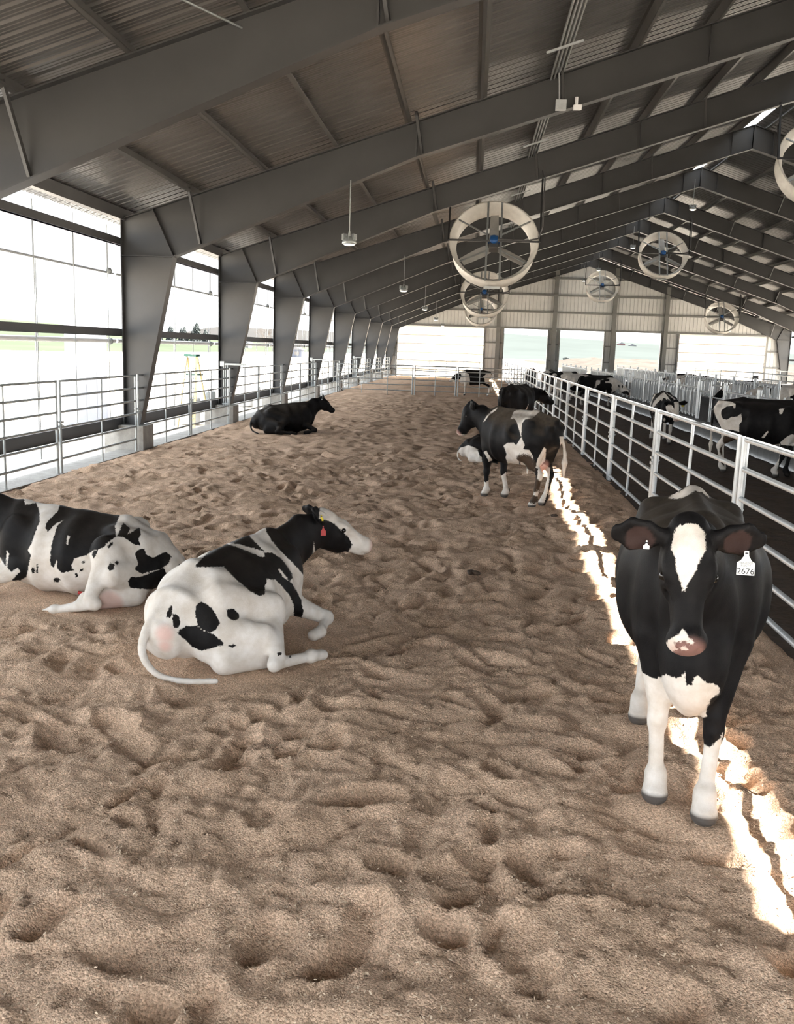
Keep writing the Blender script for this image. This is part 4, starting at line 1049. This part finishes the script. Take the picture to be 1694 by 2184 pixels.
# ---- hide markings, polygons in metres on a plane through each animal
N_E, N_C = (5.338, -0.392, 2.25), (0.9, 0, 0.95)
N_P = [
    (1, 'h', [(-0.162,0.493),(-0.139,0.534),(-0.083,0.547),(-0.045,0.537),(-0.016,0.501),(-0.006,0.42),(-0.026,0.38),(-0.046,0.317),(-0.073,0.26),(-0.089,0.209),(-0.11,0.266),(-0.133,0.319),(-0.14,0.362),(-0.166,0.42)]),
    (1, 'h', [(-0.082,0.046),(-0.092,0.018),(-0.136,-0.015),(-0.161,-0.056),(-0.166,-0.089),(-0.131,-0.122),(-0.064,-0.124),(-0.024,-0.107),(-0.077,-0.093),(-0.103,-0.092),(-0.124,-0.057),(-0.121,-0.035),(-0.095,-0.009),(-0.038,-0.007),(-0.05,0.015),(-0.068,0.037)]),
    (1, 'h', [(-0.141,-0.021),(-0.085,-0.0),(-0.033,-0.001),(-0.005,-0.03),(-0.014,-0.101),(-0.074,-0.125),(-0.131,-0.122)]),
    (-1, 'h', [(-0.112,-0.017),(-0.083,-0.024),(-0.064,-0.011),(-0.031,-0.028),(-0.002,-0.008),(0.033,-0.052),(-0.002,-0.12),(-0.076,-0.104),(-0.103,-0.092),(-0.118,-0.067),(-0.089,-0.068),(-0.104,-0.048)]),
    (1, 'h', [(-0.086,-0.046),(-0.066,-0.035),(-0.045,-0.046),(-0.059,-0.059),(-0.08,-0.059)]),
    (1, 'b', [(-0.191,-0.205),(-0.154,-0.196),(-0.139,-0.177),(-0.116,-0.179),(-0.087,-0.19),(-0.066,-0.178),(-0.051,-0.152),(-0.042,-0.189),(-0.04,-0.215),(-0.012,-0.214),(-0.005,-0.172),(0.011,-0.161),(0.047,-0.193),(0.08,-0.186),(0.109,-0.207),(0.111,-0.233),(0.08,-0.258),(0.062,-0.3),(0.061,-0.347),(-0.018,-0.393),(-0.077,-0.357),(-0.119,-0.27),(-0.129,-0.283),(-0.102,-0.424),(-0.096,-0.486),(-0.117,-0.53),(-0.084,-0.77),(-0.194,-0.791),(-0.198,-0.665),(-0.18,-0.616),(-0.191,-0.467),(-0.22,-0.344),(-0.21,-0.307),(-0.19,-0.275)]),
    (1, 'b', [(0.033,-0.531),(0.074,-0.498),(0.119,-0.451),(0.14,-0.408),(0.14,-0.47),(0.118,-0.559),(0.146,-0.828),(0.018,-0.853),(0.023,-0.751),(0.045,-0.6)]),
    (1, 'b', [(-0.199,0.657),(-0.185,0.683),(-0.149,0.695),(-0.11,0.731),(-0.088,0.778),(-0.067,0.779),(-0.037,0.732),(-0.011,0.678),(-0.049,0.7),(-0.076,0.706),(-0.116,0.678),(-0.151,0.66)]),
]
C_E, C_C = (-5.873, -3.76, 2.28), (0, -0.2, 0.4)
C_P = [
    (-1, 'b', [(-0.44,0.228),(-0.377,0.299),(-0.318,0.355),(-0.248,0.406),(-0.198,0.406),(-0.118,0.38),(-0.016,0.339),(0.055,0.309),(0.095,0.304),(0.075,0.34),(0.136,0.34),(0.207,0.299),(0.248,0.247),(0.289,0.186),(0.3,0.144),(0.274,0.132),(0.32,0.062),(0.362,-0.02),(0.38,-0.112),(0.362,-0.162),(0.316,-0.213),(0.306,-0.141),(0.306,-0.06),(0.27,0.022),(0.208,0.094),(0.167,0.135),(0.106,0.14),(0.091,0.094),(0.087,0.023),(0.047,0.013),(-0.014,0.044),(-0.075,0.095),(-0.146,0.156),(-0.196,0.212),(-0.217,0.233),(-0.316,0.233)]),
    (-1, 'b', [(-0.223,0.416),(-0.159,0.472),(-0.078,0.508),(-0.038,0.491),(-0.022,0.452),(0.034,0.401),(0.085,0.348),(0.004,0.37),(-0.098,0.401)]),
    (-1, 'a', [(0.083,0.576),(0.206,0.608),(0.288,0.629),(0.267,0.743),(0.411,0.755),(0.475,0.735),(0.515,0.725),(0.499,0.662),(0.494,0.599),(0.556,0.589),(0.619,0.558),(0.671,0.506),(0.723,0.454),(0.754,0.402),(0.723,0.35),(0.692,0.309),(0.619,0.314),(0.515,0.309),(0.469,0.335),(0.455,0.428),(0.445,0.268),(0.402,0.144),(0.34,0.216),(0.269,0.288),(0.197,0.36),(0.135,0.432),(0.099,0.494)]),
    (-1, 'b', [(-0.393,-0.029),(-0.353,-0.035),(-0.303,-0.075),(-0.263,-0.136),(-0.242,-0.186),(-0.271,-0.236),(-0.311,-0.256),(-0.36,-0.24),(-0.4,-0.205),(-0.416,-0.145),(-0.426,-0.104),(-0.412,-0.044)]),
    (-1, 'b', [(-0.193,-0.086),(-0.144,-0.077),(-0.103,-0.117),(-0.098,-0.158),(-0.143,-0.169),(-0.188,-0.142)]),
    (-1, 'b', [(-0.557,-0.253),(-0.528,-0.228),(-0.489,-0.204),(-0.41,-0.205),(-0.36,-0.245),(-0.291,-0.266),(-0.231,-0.317),(-0.201,-0.347),(-0.29,-0.366),(-0.369,-0.39),(-0.438,-0.364),(-0.488,-0.313)]),
    (-1, 'b', [(-0.584,-0.113),(-0.549,-0.123),(-0.529,-0.173),(-0.548,-0.218),(-0.582,-0.213),(-0.588,-0.153)]),
    (-1, 'b', [(-0.623,-0.083),(-0.594,-0.043),(-0.587,-0.083),(-0.598,-0.143),(-0.632,-0.142)]),
    (-1, 'b', [(-0.191,-0.353),(-0.141,-0.343),(-0.116,-0.359),(-0.151,-0.37)]),
    (-1, 'b', [(0.18,-0.413),(0.21,-0.409),(0.216,-0.429),(0.19,-0.434)]),
    (-1, 'b', [(0.271,-0.435),(0.292,-0.433),(0.29,-0.45),(0.273,-0.45)]),
    (1, 'b', [(0.182,0.232),(0.228,0.186),(0.269,0.129),(0.228,0.15),(0.208,0.176)]),
]
L_E, L_C = (-3.964, 7.736, 2.28), (0, 0.2, 0.4)
L_P = [
    (-1, 'a', [(-1.403,0.803),(-0.601,0.555),(-0.415,0.531),(-0.403,0.44),(-0.313,0.458),(-0.286,0.386),(-0.288,0.295),(-0.329,0.184),(-0.359,0.104),(-0.389,0.045),(-0.363,0.003),(-0.382,-0.077),(-0.403,-0.182),(-0.479,-0.228),(-0.521,-0.206),(-0.497,-0.177),(-0.454,-0.139),(-0.476,-0.103),(-0.524,-0.136),(-0.56,-0.099),(-0.54,0.03),(-0.561,0.051),(-0.569,-0.089),(-0.613,-0.007),(-1.421,-0.167)]),
    (-1, 'b', [(-0.133,0.383),(-0.091,0.546),(-0.013,0.544),(0.063,0.502),(0.21,0.478),(0.298,0.424),(0.391,0.338),(0.343,0.235),(0.35,0.141),(0.279,0.092),(0.229,0.042),(0.149,0.024),(0.099,-0.015),(-0.009,-0.042),(-0.039,-0.112),(-0.011,-0.144),(-0.06,-0.152),(-0.118,-0.165),(-0.155,-0.117),(-0.153,-0.046),(-0.184,-0.116),(-0.212,-0.084),(-0.198,0.078),(-0.167,0.179),(-0.146,0.25),(-0.087,0.299),(-0.155,0.271),(-0.224,0.199),(-0.242,0.243),(-0.231,0.283),(-0.173,0.343)]),
    (1, 'b', [(-0.057,0.165),(-0.038,0.154),(-0.064,0.073),(-0.075,0.094)]),
    (-1, 'b', [(0.36,0.141),(0.414,0.265),(0.473,0.21),(0.451,0.159),(0.554,0.219),(0.565,0.155),(0.541,0.114),(0.562,0.05),(0.499,0.063),(0.42,0.129)]),
    (-1, 'b', [(0.507,-0.011),(0.548,0.019),(0.589,0.028),(0.608,-0.036),(0.668,-0.059),(0.782,-0.011),(0.828,-0.055),(0.8,-0.117),(0.727,-0.167),(0.644,-0.184),(0.562,-0.203),(0.498,-0.157),(0.534,-0.116)]),
    (-1, 'b', [(0.44,-0.258),(0.471,-0.223),(0.541,-0.232),(0.675,-0.186),(0.758,-0.158),(0.777,-0.211),(0.882,-0.163),(0.898,-0.127),(0.954,-0.166),(0.91,-0.271),(0.783,-0.359),(0.589,-0.344),(0.458,-0.324)]),
    (-1, 'b', [(0.273,0.05),(0.294,0.086),(0.324,0.095),(0.318,0.064),(0.283,0.038)]),
    (-1, 'b', [(0.268,-0.136),(0.289,-0.09),(0.329,-0.107),(0.323,-0.149),(0.287,-0.166)]),
    (-1, 'b', [(0.332,-0.097),(0.35,-0.067),(0.369,-0.088),(0.353,-0.119)]),
    (-1, 'b', [(0.049,-0.075),(0.084,-0.058),(0.08,-0.081),(0.053,-0.096)]),
    (-1, 'b', [(-0.007,-0.175),(0.017,-0.166),(0.021,-0.202),(-0.003,-0.211)]),
    (-1, 'b', [(0.038,-0.136),(0.067,-0.122),(0.062,-0.152),(0.037,-0.165)]),
    (-1, 'b', [(-0.186,-0.212),(-0.157,-0.199),(-0.127,-0.225),(-0.148,-0.245),(-0.182,-0.236)]),
    (-1, 'b', [(0.139,0.004),(0.189,0.033),(0.183,-0.008),(0.147,-0.053)]),
    (-1, 'b', [(-0.364,-0.118),(-0.344,-0.088),(-0.336,-0.15),(-0.356,-0.164)]),
    (-1, 'b', [(-0.325,-0.079),(-0.311,-0.07),(-0.31,-0.161),(-0.325,-0.15)]),
]
MC_E, MC_C = (-10.58, 9.427, 2.25), (0, 0, 0.9)
MC_P = [
    (1, 'b', [(-0.149,0.363),(-0.103,0.484),(-0.012,0.508),(0.252,0.513),(0.305,0.515),(0.23,0.445),(0.18,0.39),(0.063,0.365),(0.026,0.304),(0.022,0.144),(0.055,0.039),(0.084,-0.013),(0.061,-0.081),(-0.001,-0.151),(-0.016,-0.125),(0.006,-0.043),(-0.047,-0.033),(0.025,0.091),(-0.007,0.196),(-0.054,0.327),(-0.097,0.378)]),
    (1, 'b', [(-0.233,-0.041),(-0.169,0.002),(-0.09,0.012),(-0.034,-0.032),(0.006,-0.043),(0.042,0.025),(0.085,-0.026),(0.024,-0.123),(0.0,-0.177),(0.023,-0.337),(-0.151,-0.319),(-0.19,-0.227),(-0.18,-0.159)]),
    (1, 'b', [(-0.559,0.298),(-0.523,0.373),(-0.448,0.463),(-0.351,0.534),(-0.369,0.493),(-0.478,0.402),(-0.533,0.313)]),
    (1, 'b', [(-0.539,-0.452),(-0.514,-0.592),(-0.47,-0.61),(-0.406,-0.553),(-0.373,-0.923),(-0.547,-0.932)]),
    (1, 'b', [(-0.254,-0.512),(-0.171,-0.44),(-0.149,-0.56),(-0.065,-0.906),(-0.239,-0.915),(-0.219,-0.658)]),
    (1, 'b', [(0.111,-0.493),(0.255,-0.459),(0.313,-0.536),(0.329,-1.045),(0.156,-1.055),(0.157,-0.598)]),
    (1, 'b', [(0.303,-0.363),(0.391,-0.292),(0.487,-0.347),(0.474,-0.688),(0.393,-1.015),(0.301,-1.02),(0.301,-0.564)]),
    (1, 'b', [(0.263,-0.358),(0.293,-0.203),(0.376,-0.033),(0.407,-0.064),(0.404,-0.238),(0.315,-0.355)]),
    (1, 'b', [(0.59,0.137),(0.668,0.134),(0.771,-0.273),(0.735,-0.541),(0.591,-0.548),(0.597,-0.215),(0.638,-0.12)]),
    (1, 'h', [(-0.953,0.12),(-0.871,0.101),(-0.749,0.1),(-0.666,0.046),(-0.8,0.033),(-0.934,0.02)]),
    (1, 'b', [(0.011,-0.137),(0.061,-0.081),(0.155,-0.09),(0.212,-0.167),(0.263,-0.472),(0.112,-0.506),(0.043,-0.336)]),
    (1, 'b', [(-0.528,-0.156),(-0.489,-0.127),(-0.388,-0.27),(-0.44,-0.295),(-0.492,-0.201)]),
]
T_E, T_C = (4.168, -19.852, 2.28), (0, 0, 0.9)
T_P = [
    (1, 'b', [(-0.934,0.478),(-0.9,0.552),(-0.808,0.557),(-0.6,0.544),(-0.505,0.5),(-0.508,0.416),(-0.53,0.403),(-0.558,0.462),(-0.671,0.444),(-0.767,0.366),(-0.771,0.281),(-0.728,0.187),(-0.646,0.173),(-0.56,0.233),(-0.458,0.245),(-0.385,0.315),(-0.349,0.173),(-0.398,0.086),(-0.385,-0.058),(-0.513,-0.03),(-0.719,-0.031),(-0.856,0.203),(-0.915,0.334)]),
    (1, 'b', [(0.319,0.449),(0.417,0.461),(0.384,0.346),(0.34,0.344)]),
    (1, 'b', [(-0.937,-0.057),(-0.623,-0.073),(-0.636,-0.438),(-0.546,-0.919),(-1.008,-0.956),(-1.005,-0.464)]),
    (1, 'b', [(-1.043,0.339),(-0.973,0.342),(-0.923,-0.214),(-0.854,-0.454),(-1.011,-0.526),(-1.027,-0.221),(-0.991,0.025)]),
    (1, 'b', [(0.125,-0.313),(0.267,-0.279),(0.408,-0.246),(0.433,-0.961),(0.162,-0.935)]),
    (1, 'b', [(0.042,-0.151),(0.151,-0.0),(0.17,-0.023),(0.099,-0.153)]),
    (1, 'b', [(0.406,-0.222),(0.505,-0.108),(0.609,-0.042),(0.654,-0.051),(0.676,-0.275),(0.432,-0.268)]),
]
SC_E, SC_C = (26.227, -3.965, 2.25), (0.6, 0, 0.9)
SC_P = [
    (1, 'b', [(-0.384,0.447),(-0.21,0.516),(-0.247,0.484),(-0.33,0.398),(-0.39,0.272),(-0.443,0.064),(-0.46,0.269),(-0.376,0.355)]),
    (1, 'b', [(-0.402,0.046),(-0.382,0.17),(-0.312,0.297),(-0.165,0.447),(-0.107,0.47),(-0.02,0.372),(0.114,0.194),(0.161,0.094),(0.069,0.253),(-0.015,0.31),(-0.031,0.269),(-0.076,0.328),(-0.135,0.325),(-0.148,0.243),(-0.19,0.272),(-0.282,0.175),(-0.344,0.069),(-0.361,-0.096)]),
    (1, 'b', [(-0.088,0.481),(0.099,0.377),(0.194,0.3),(0.214,0.178),(0.145,0.298),(0.06,0.365)]),
    (1, 'h', [(-0.048,0.104),(0.017,0.159),(0.097,0.152),(0.163,0.074),(0.179,-0.007),(0.158,-0.111),(0.214,-0.313),(0.225,-0.446),(0.087,-0.454),(0.045,-0.302),(0.069,-0.115),(-0.008,-0.017)]),
    (1, 'b', [(-0.495,-0.041),(-0.453,-0.07),(-0.337,-0.394),(-0.3,-0.858),(-0.45,-0.867)]),
    (1, 'b', [(-0.357,-0.137),(-0.257,-0.39),(-0.247,-0.648),(-0.333,-0.446)]),
    (1, 'b', [(-0.104,-0.31),(0.159,-0.367),(0.177,-0.83),(0.134,-1.039),(-0.084,-1.052)]),
    (1, 'b', [(-0.063,-0.204),(-0.021,-0.223),(-0.043,-0.327),(-0.087,-0.278)]),
]

M['greyink'] = simple('faded_grey_ink', (.22, .24, .24), .6)
def both(*fs):
    def fn(co, hw):
        r = fs[0](co, hw)
        for f in fs[1:]: r = np.maximum(r, f(co, hw))
        return r
    return fn
def below(z, x0=-9, x1=9): return lambda co, hw: np.where((co[:, 0] > x0) & (co[:, 0] < x1) & (hw > .5), np.minimum(z - co[:, 2], np.minimum(co[:, 0] - x0, x1 - co[:, 0])), -.2)
def leg_white(x0, x1, y0, y1, z): return lambda co, hw: np.where((co[:, 0] > x0) & (co[:, 0] < x1) & (co[:, 1] > y0) & (co[:, 1] < y1) & (hw > .45), z - co[:, 2], -.2)
def press_cow(loc, rz, pts, r=.16, z=.02):
    c, s = math.cos(rz), math.sin(rz)
    for x, y in pts: PRESS.append((loc[0] + c * x - s * y, loc[1] + s * x + c * y, r, z))
def local(loc, rz, p):
    c, s = math.cos(-rz), math.sin(-rz); x, y = p[0] - loc[0], p[1] - loc[1]; return (c * x - s * y, s * x + c * y, p[2] - loc[2])
def ear_tag(cow, name, p, fwd, mat, w=.066, h=.085, lines=()):
    """plastic tag hanging at p (cow space), facing fwd"""
    f = Vector(fwd).normalized(); z = Vector((0, 0, 1)); z = (z - f * z.dot(f)).normalized(); x = z.cross(f)
    R = Matrix((( x.x, -f.x, z.x), (x.y, -f.y, z.y), (x.z, -f.z, z.z)))
    def bake(mb): mb.v = [tuple(Vector(p) + R @ Vector(q)) for q in mb.v]; return mb
    poly = [(-w / 2, -h), (w / 2, -h), (w / 2, -h * .42), (w * .3, -h * .32), (w * .14, -h * .1), (w * .12, .012), (-w * .12, .012), (-w * .14, -h * .1), (-w * .3, -h * .32), (-w / 2, -h * .42)]
    t = bake(MB().prism_xz(poly, -.003, .0)).build(name, mat, cow)
    bake(MB().lathe([(0, .006), (.007, .004), (.008, 0)], 10)).build('tag_button', M['ink'], t)
    for s, size, zz, mt in lines:
        cu = bpy.data.curves.new('tag_text', 'FONT'); cu.body = s; cu.size = size; cu.align_x = 'CENTER'; cu.extrude = .0004
        tmp = bpy.data.objects.new('tag_text', cu); me = bpy.data.meshes.new_from_object(tmp); me.materials.clear(); me.materials.append(mt); bpy.data.objects.remove(tmp)
        o = bpy.data.objects.new('tag_text', me); put(o, t)
        m4 = R.to_4x4() @ Matrix.Rotation(math.pi / 2, 4, 'X'); m4.translation = Vector(p) + R @ Vector((0, -.0045, zz)); o.matrix_local = m4
    return t

# 1 -- near standing cow, facing the viewer
NL, NR = (1.27, 5.2, 0), -1.737
NF = ((.80, .105, .0), (.64, -.126, .0), (-.66, .12), (-.42, -.20))
nd, nup = (.27, .03, -.50), (.86, .05, .46)
B, hq = standing(1.055, NF, (1.17, -.105, 1.545), nd, nup, bw=1.10, fine=True, fat=True, ears=((0, -.05, -.12), (0, -.05, -.02)), hs=1.0, tail=[(-.85, 0, 1.34), (-.94, .04, 1.2), (-.96, .06, .9), (-.94, .06, .66)])
cow_n = make_cow('black cow with white face blaze and numbered white ear tag walking towards the viewer', NL, NR, B, hq, .0125, both(stencil(N_E, N_C, N_P, -1), below(.55, -9, .1), leg_white(.2, 9, -9, -.02, .66), leg_white(.2, 9, .02, 9, .36)), 'flat', .35, 'cows in the barn', pinkmuz=.30, pink=[(tuple(hq[0](.08, -.20, -.03)), .07, .05), (tuple(hq[0](.08, .20, -.03)), .07, .05)])
press_cow(NL, NR, [f[:2] for f in NF])
Q, f_, s_, u_ = hq
ear_tag(cow_n, 'ear_tag', tuple(Q(.075, .225, -.06) + nrm(V3(f_) * .75 + V3(u_) * .65) * .045), tuple(V3(f_) * .35 + V3(u_) * .95), M['tagwhite'], .074, .092, (('466-02/27', .014, -.044, M['greyink']), ('RUSTY', .014, -.056, M['greyink']), ('2676', .036, -.087, M['ink'])))
ear_tag(cow_n, 'ear_button', tuple(Q(.06, -.17, -.05) + nrm(V3(f_) * .75 + V3(u_) * .65) * .03), tuple(V3(f_) * .35 + V3(u_) * .95), M['tagwhite'], .026, .026)

# 2 -- white and black cow lying in the middle
CL, CR = (-1.75, 6.75, -.03), 1.255
B, hq = lying(1.0, -1, (1.28, -.12, .855), (.52, -.74, -.42), (.2, -.35, .85), fine=True, hs=1.03, ears=((0, -1.2, -.2), (0, -1.3, .45)), roll=.07,
              tail=[(-.80, .06, .44), (-.90, .08, .36), (-.98, .06, .22), (-.99, -.05, .10), (-.93, -.20, .05), (-.80, -.40, .04)])
cow_c = make_cow('white cow with black saddle, neck and rump spots lying in the middle, head turned right', CL, CR, B, hq, .0125, stencil(C_E, C_C, C_P, 1), None, .1, 'cows in the barn', pink=[((-.88, -.05, .34), .08, .6), ((-.90, -.06, .25), .07, .6)], pinkmuz=.45)
press_cow(CL, CR, [(-.5, 0), (0, 0), (.4, 0), (-.4, -.5), (.5, -.4)], .42, -.02)
Q, f_, s_, u_ = hq
ear_tag(cow_c, 'ear_tag', tuple(Q(.02, -.20, -.085)), tuple(V3(s_) * -1 + V3(u_) * .2), M['tagred'], .045, .07)
ear_tag(cow_c, 'ear_button', tuple(Q(-.04, -.225, -.005)), tuple(V3(s_) * -1 + V3(f_) * .3), M['tagyellow'], .04, .04)

# 3 -- cow lying at the left picture edge, rump to the right
LL, LR = (-3.40, 8.0, -.03), 3.07
B, hq = lying(1.02, 1, (1.25, .1, .95), (.8, .2, -.5), (.4, 0, .9), hind=dict(sti=(-.37, .42, .49), hock=(-.40, .66, .10), fet=(-.02, .60, .0), toe=(.1, .58, -.05)), fore=dict(elb=(.50, .27, .24), kn=(.92, .40, .10), fet=(.75, .44, .06), toe=(.66, .44, .05)), top=.97)
cow_l = make_cow('black and white cow lying at the left edge, its head outside the picture', LL, LR, B, hq, .0135, stencil(L_E, L_C, L_P, 1), None, .12, 'cows in the barn', pink=[((-.45, .5, .06), .14, .5)])
press_cow(LL, LR, [(-.5, 0), (0, 0), (.4, 0), (-.4, .5), (.5, .4)], .42, -.02)

MB().ball((0, 0, 0), .022, 10, 6, (1.3, 1, .9)).tube([(-.05, 0, 0), (.05, 0, .01)], .016, 8).build('leg_band', M['tagred'], cow_l, local(LL, LR, (-3.28, 7.65, .05)))

# 4 -- black cow lying by the left fence
KL, KR = (-4.85, 24.15, -.03), .61
B, hq = lying(1.0, -1, (1.08, -.02, .93), (.85, -.25, -.62), (.5, 0, .8), hs=.95, ears=((0, -.4, .3), (0, -.4, .3)))
cow_k = make_cow('all black cow lying by the left fence with its head up', KL, KR, B, hq, .018, lambda co, hw: np.full(len(co), -.2), None, .25, 'cows in the barn', pinkmuz=0)
press_cow(KL, KR, [(-.5, 0), (0, 0), (.4, 0)], .5, -.02)
Q, f_, s_, u_ = hq
ear_tag(cow_k, 'ear_button', tuple(Q(.0, -.15, -.06)), tuple(V3(s_) * -1), M['tagwhite'], .03, .03)

# 5 -- cow standing at mid distance, seen from behind
ML, MR = (.76, 14.15, 0), 2.245
MF = ((.60, .11), (.40, -.13), (-.55, .145), (-.45, -.15))
tl = [local(ML, MR, p) for p in ((1.17, 13.62, 1.30), (1.28, 13.60, 1.20), (1.36, 13.62, 1.0), (1.40, 13.62, .82))]
B, hq = standing(1.0, MF, (1.10, .10, 1.43), (.10, .28, -.50), (.55, .75, .45), bw=1.08, udder=True, tail=tl, ears=((0, -.2, .1), (0, -.2, .1)))
cow_m = make_cow('black cow with white rump band standing with its back to the viewer, muddy hind leg', ML, MR, B, hq, .015, stencil(MC_E, MC_C, MC_P, -1), 'flat', .8, 'cows in the barn', mud=[((-.42, .22, .62), .30), ((-.55, .17, .38), .22), ((-.55, .15, .15), .13)], pink=[((-.5, .0, .62), .14)], dark=[])
press_cow(ML, MR, [f[:2] for f in MF])
Q, f_, s_, u_ = hq
ear_tag(cow_m, 'ear_tag', tuple(Q(.0, -.12, -.05)), tuple(V3(u_) * -1 + V3(s_) * .1), M['tagwhite'], .03, .07)

# 6 -- cow lying behind it
B, hq = lying(.78, -1, (.95, 0, .62), (.8, 0, -.4), (.4, 0, .9))
PLc, PR = (.50, 19.6, -.03), .15
cow_p = make_cow('spotted young cow lying behind the standing cow, mostly hidden', PLc, PR, B, hq, .02, blotch(15, -.05, 3.2, False), None, .1, 'cows in the barn')
press_cow(PLc, PR, [(-.4, 0), (0, 0), (.4, 0)], .4, -.02)

# 7 -- black cow by the right fence
BL, BR = (1.22, 25.2, 0), 1.08
B, hq = standing(1.0, None, (1.05, -.22, 1.25), (.65, -.5, -.45), (.45, -.25, .8), bw=1.1)
cow_b = make_cow('black cow standing broadside at the right fence behind the white banded cow', BL, BR, B, hq, .018, both(lambda co, hw: np.full(len(co), -.2), lambda co, hw: np.where(np.abs(co[:, 0] + .05) < .05, np.minimum(.03 - np.abs(co[:, 0] + .04), .92 - co[:, 2]), -.2)), 'flat', .2, 'cows in the barn', pinkmuz=0)
press_cow(BL, BR, [(.52, .15), (.52, -.15), (-.68, .17), (-.68, -.17)])

# 8 -- cow behind the cross fence
FL_, FR_ = (.2, 48.1, 0), math.pi
B, hq = standing(.93, None, (1.0, 0, 1.05), (.75, 0, -.55), (.5, 0, .8))
cow_f = make_cow('spotted cow standing broadside behind the cross fence', FL_, FR_, B, hq, .025, blotch(18, .03, 2.6), 'flat', .1, 'cows in the barn')
press_cow(FL_, FR_, [(.5, .15), (.5, -.15), (-.65, .17), (-.65, -.17)])

# 9 -- cows in the alley
SL2, SR = (5.25, 26.0, -.03), -1.62
B, hq = standing(.97, ((.55, .12), (.42, -.16), (-.6, .17), (-.72, -.17)), (1.15, .12, 1.17), (.2, .05, -.55), (.85, .05, .35), bw=1.08, ears=((0, -.1, .05), (0, -.1, .0)))
cow_s = make_cow('black cow with thin white stripes and white face walking up the dark alley', SL2, SR, B, hq, .018, both(stencil(SC_E, SC_C, SC_P, -1), below(.42, -9, 0), blaze(hq, .06)), 'flat', .1, 'cows in the barn')
Q, f_, s_, u_ = hq
ear_tag(cow_s, 'ear_tag', tuple(Q(.04, .2, -.1)), tuple(V3(u_)), M['tagyellow'], .07, .08)
TL, TR = (5.86, 19.42, -.03), -.50
B, hq = standing(1.08, ((.56, .14), (.40, -.16), (-.70, .17), (-.64, -.17)), (1.22, -.28, 1.30), (.55, -.55, -.6), (.5, -.3, .75), bw=1.08, tail=[(-.86, 0, 1.37), (-.94, .02, 1.24), (-.97, .03, .92), (-.95, .03, .66)])
cow_t = make_cow('large black cow with white rump in the alley, cut by the right picture edge', TL, TR, B, hq, .017, stencil(T_E, T_C, T_P, -1), 'flat', .05, 'cows in the barn', mud=[((-.5, -.2, .68), .25), ((-.58, -.18, .45), .2), ((-.6, -.17, .2), .1)])
# a bunch of cows eating in the far alley
for k, (x, y, a, sd, bi, lab) in enumerate(((5.7, 43.2, -.12, 3, -.15, 'black cow with white shoulder mark facing the headlocks, right end of the crowded group'),
        (5.0, 44.9, -.2, 12, -.06, 'black and white cow beside the right end of the crowded group'), (4.4, 47.2, .3, 22, .03, 'mostly white cow in the middle of the crowded group'),
        (4.9, 49.4, .5, 31, -.07, 'spotted cow in the middle rear of the crowded group'), (3.7, 42.6, 1.5, 41, .0, 'white backed cow standing lengthwise next to the alley fence'),
        (4.3, 53.2, -1.9, 51, -.08, 'cow at the back of the group with its white face to the viewer'), (3.45, 55.5, -1.4, 61, .02, 'white headed cow at the left end of the group by the fence'))):
    B, hq = standing(1.0, None, (1.12, 0, 1.30 if k > 4 else 1.0), (.7, 0, -.6), (.55, 0, .8), bw=1.1)
    make_cow(lab, (x, y, -.04), a, B, hq, .03, both(blotch(sd, bi, 2.0), blaze(hq, .05)), 'flat', .05, 'cows in the barn', eyes=False)
# cows feeding through the far headlock row
for k, (y, sd, bi, z, lab) in enumerate(((33.6, 71, .0, 1.05, 'spotted cow feeding through the far headlocks, nearest to the right picture edge'), (38.1, 82, .06, 1.12, 'white and brown marked cow feeding through the far headlocks beside the nearest feeder'),
        (42.5, 91, .0, .95, 'dark cow feeding through the far headlocks behind the passage gate'), (52.2, 95, -.2, 1.05, 'black cow feeding through the far headlocks above the striped cow'), (55.5, 99, .05, 1.05, 'spotted cow feeding through the far headlocks, farthest feeder'))):
    B, hq = standing(1.0, None, (1.25, 0, z), (.75, 0, -.5), (.5, 0, .8), bw=1.05)
    make_cow(lab, (12.25, y, -.04), math.pi, B, hq, .03, both(blotch(sd, bi, 2.2), blaze(hq, .035)), 'flat', .05, 'cows in the barn', eyes=False)

build_bedding()
# dung lying on the bedding
for k, (x, y, r, lab) in enumerate(((1.28, 13.1, .055, 'small dark dung lump on the bedding near the sunlit strip'), (.12, 9.4, .05, 'small dark dung lump on the bedding in the middle'))):
    mb = MB()
    for j in range(5): mb.ball((random.uniform(-r, r), random.uniform(-r, r), .015), r * random.uniform(.5, .9), 8, 6, (1, 1, .55))
    o = mb.build('dung', M['manure'], None, (x, y, -.01)); tag(o, lab, 'dung')
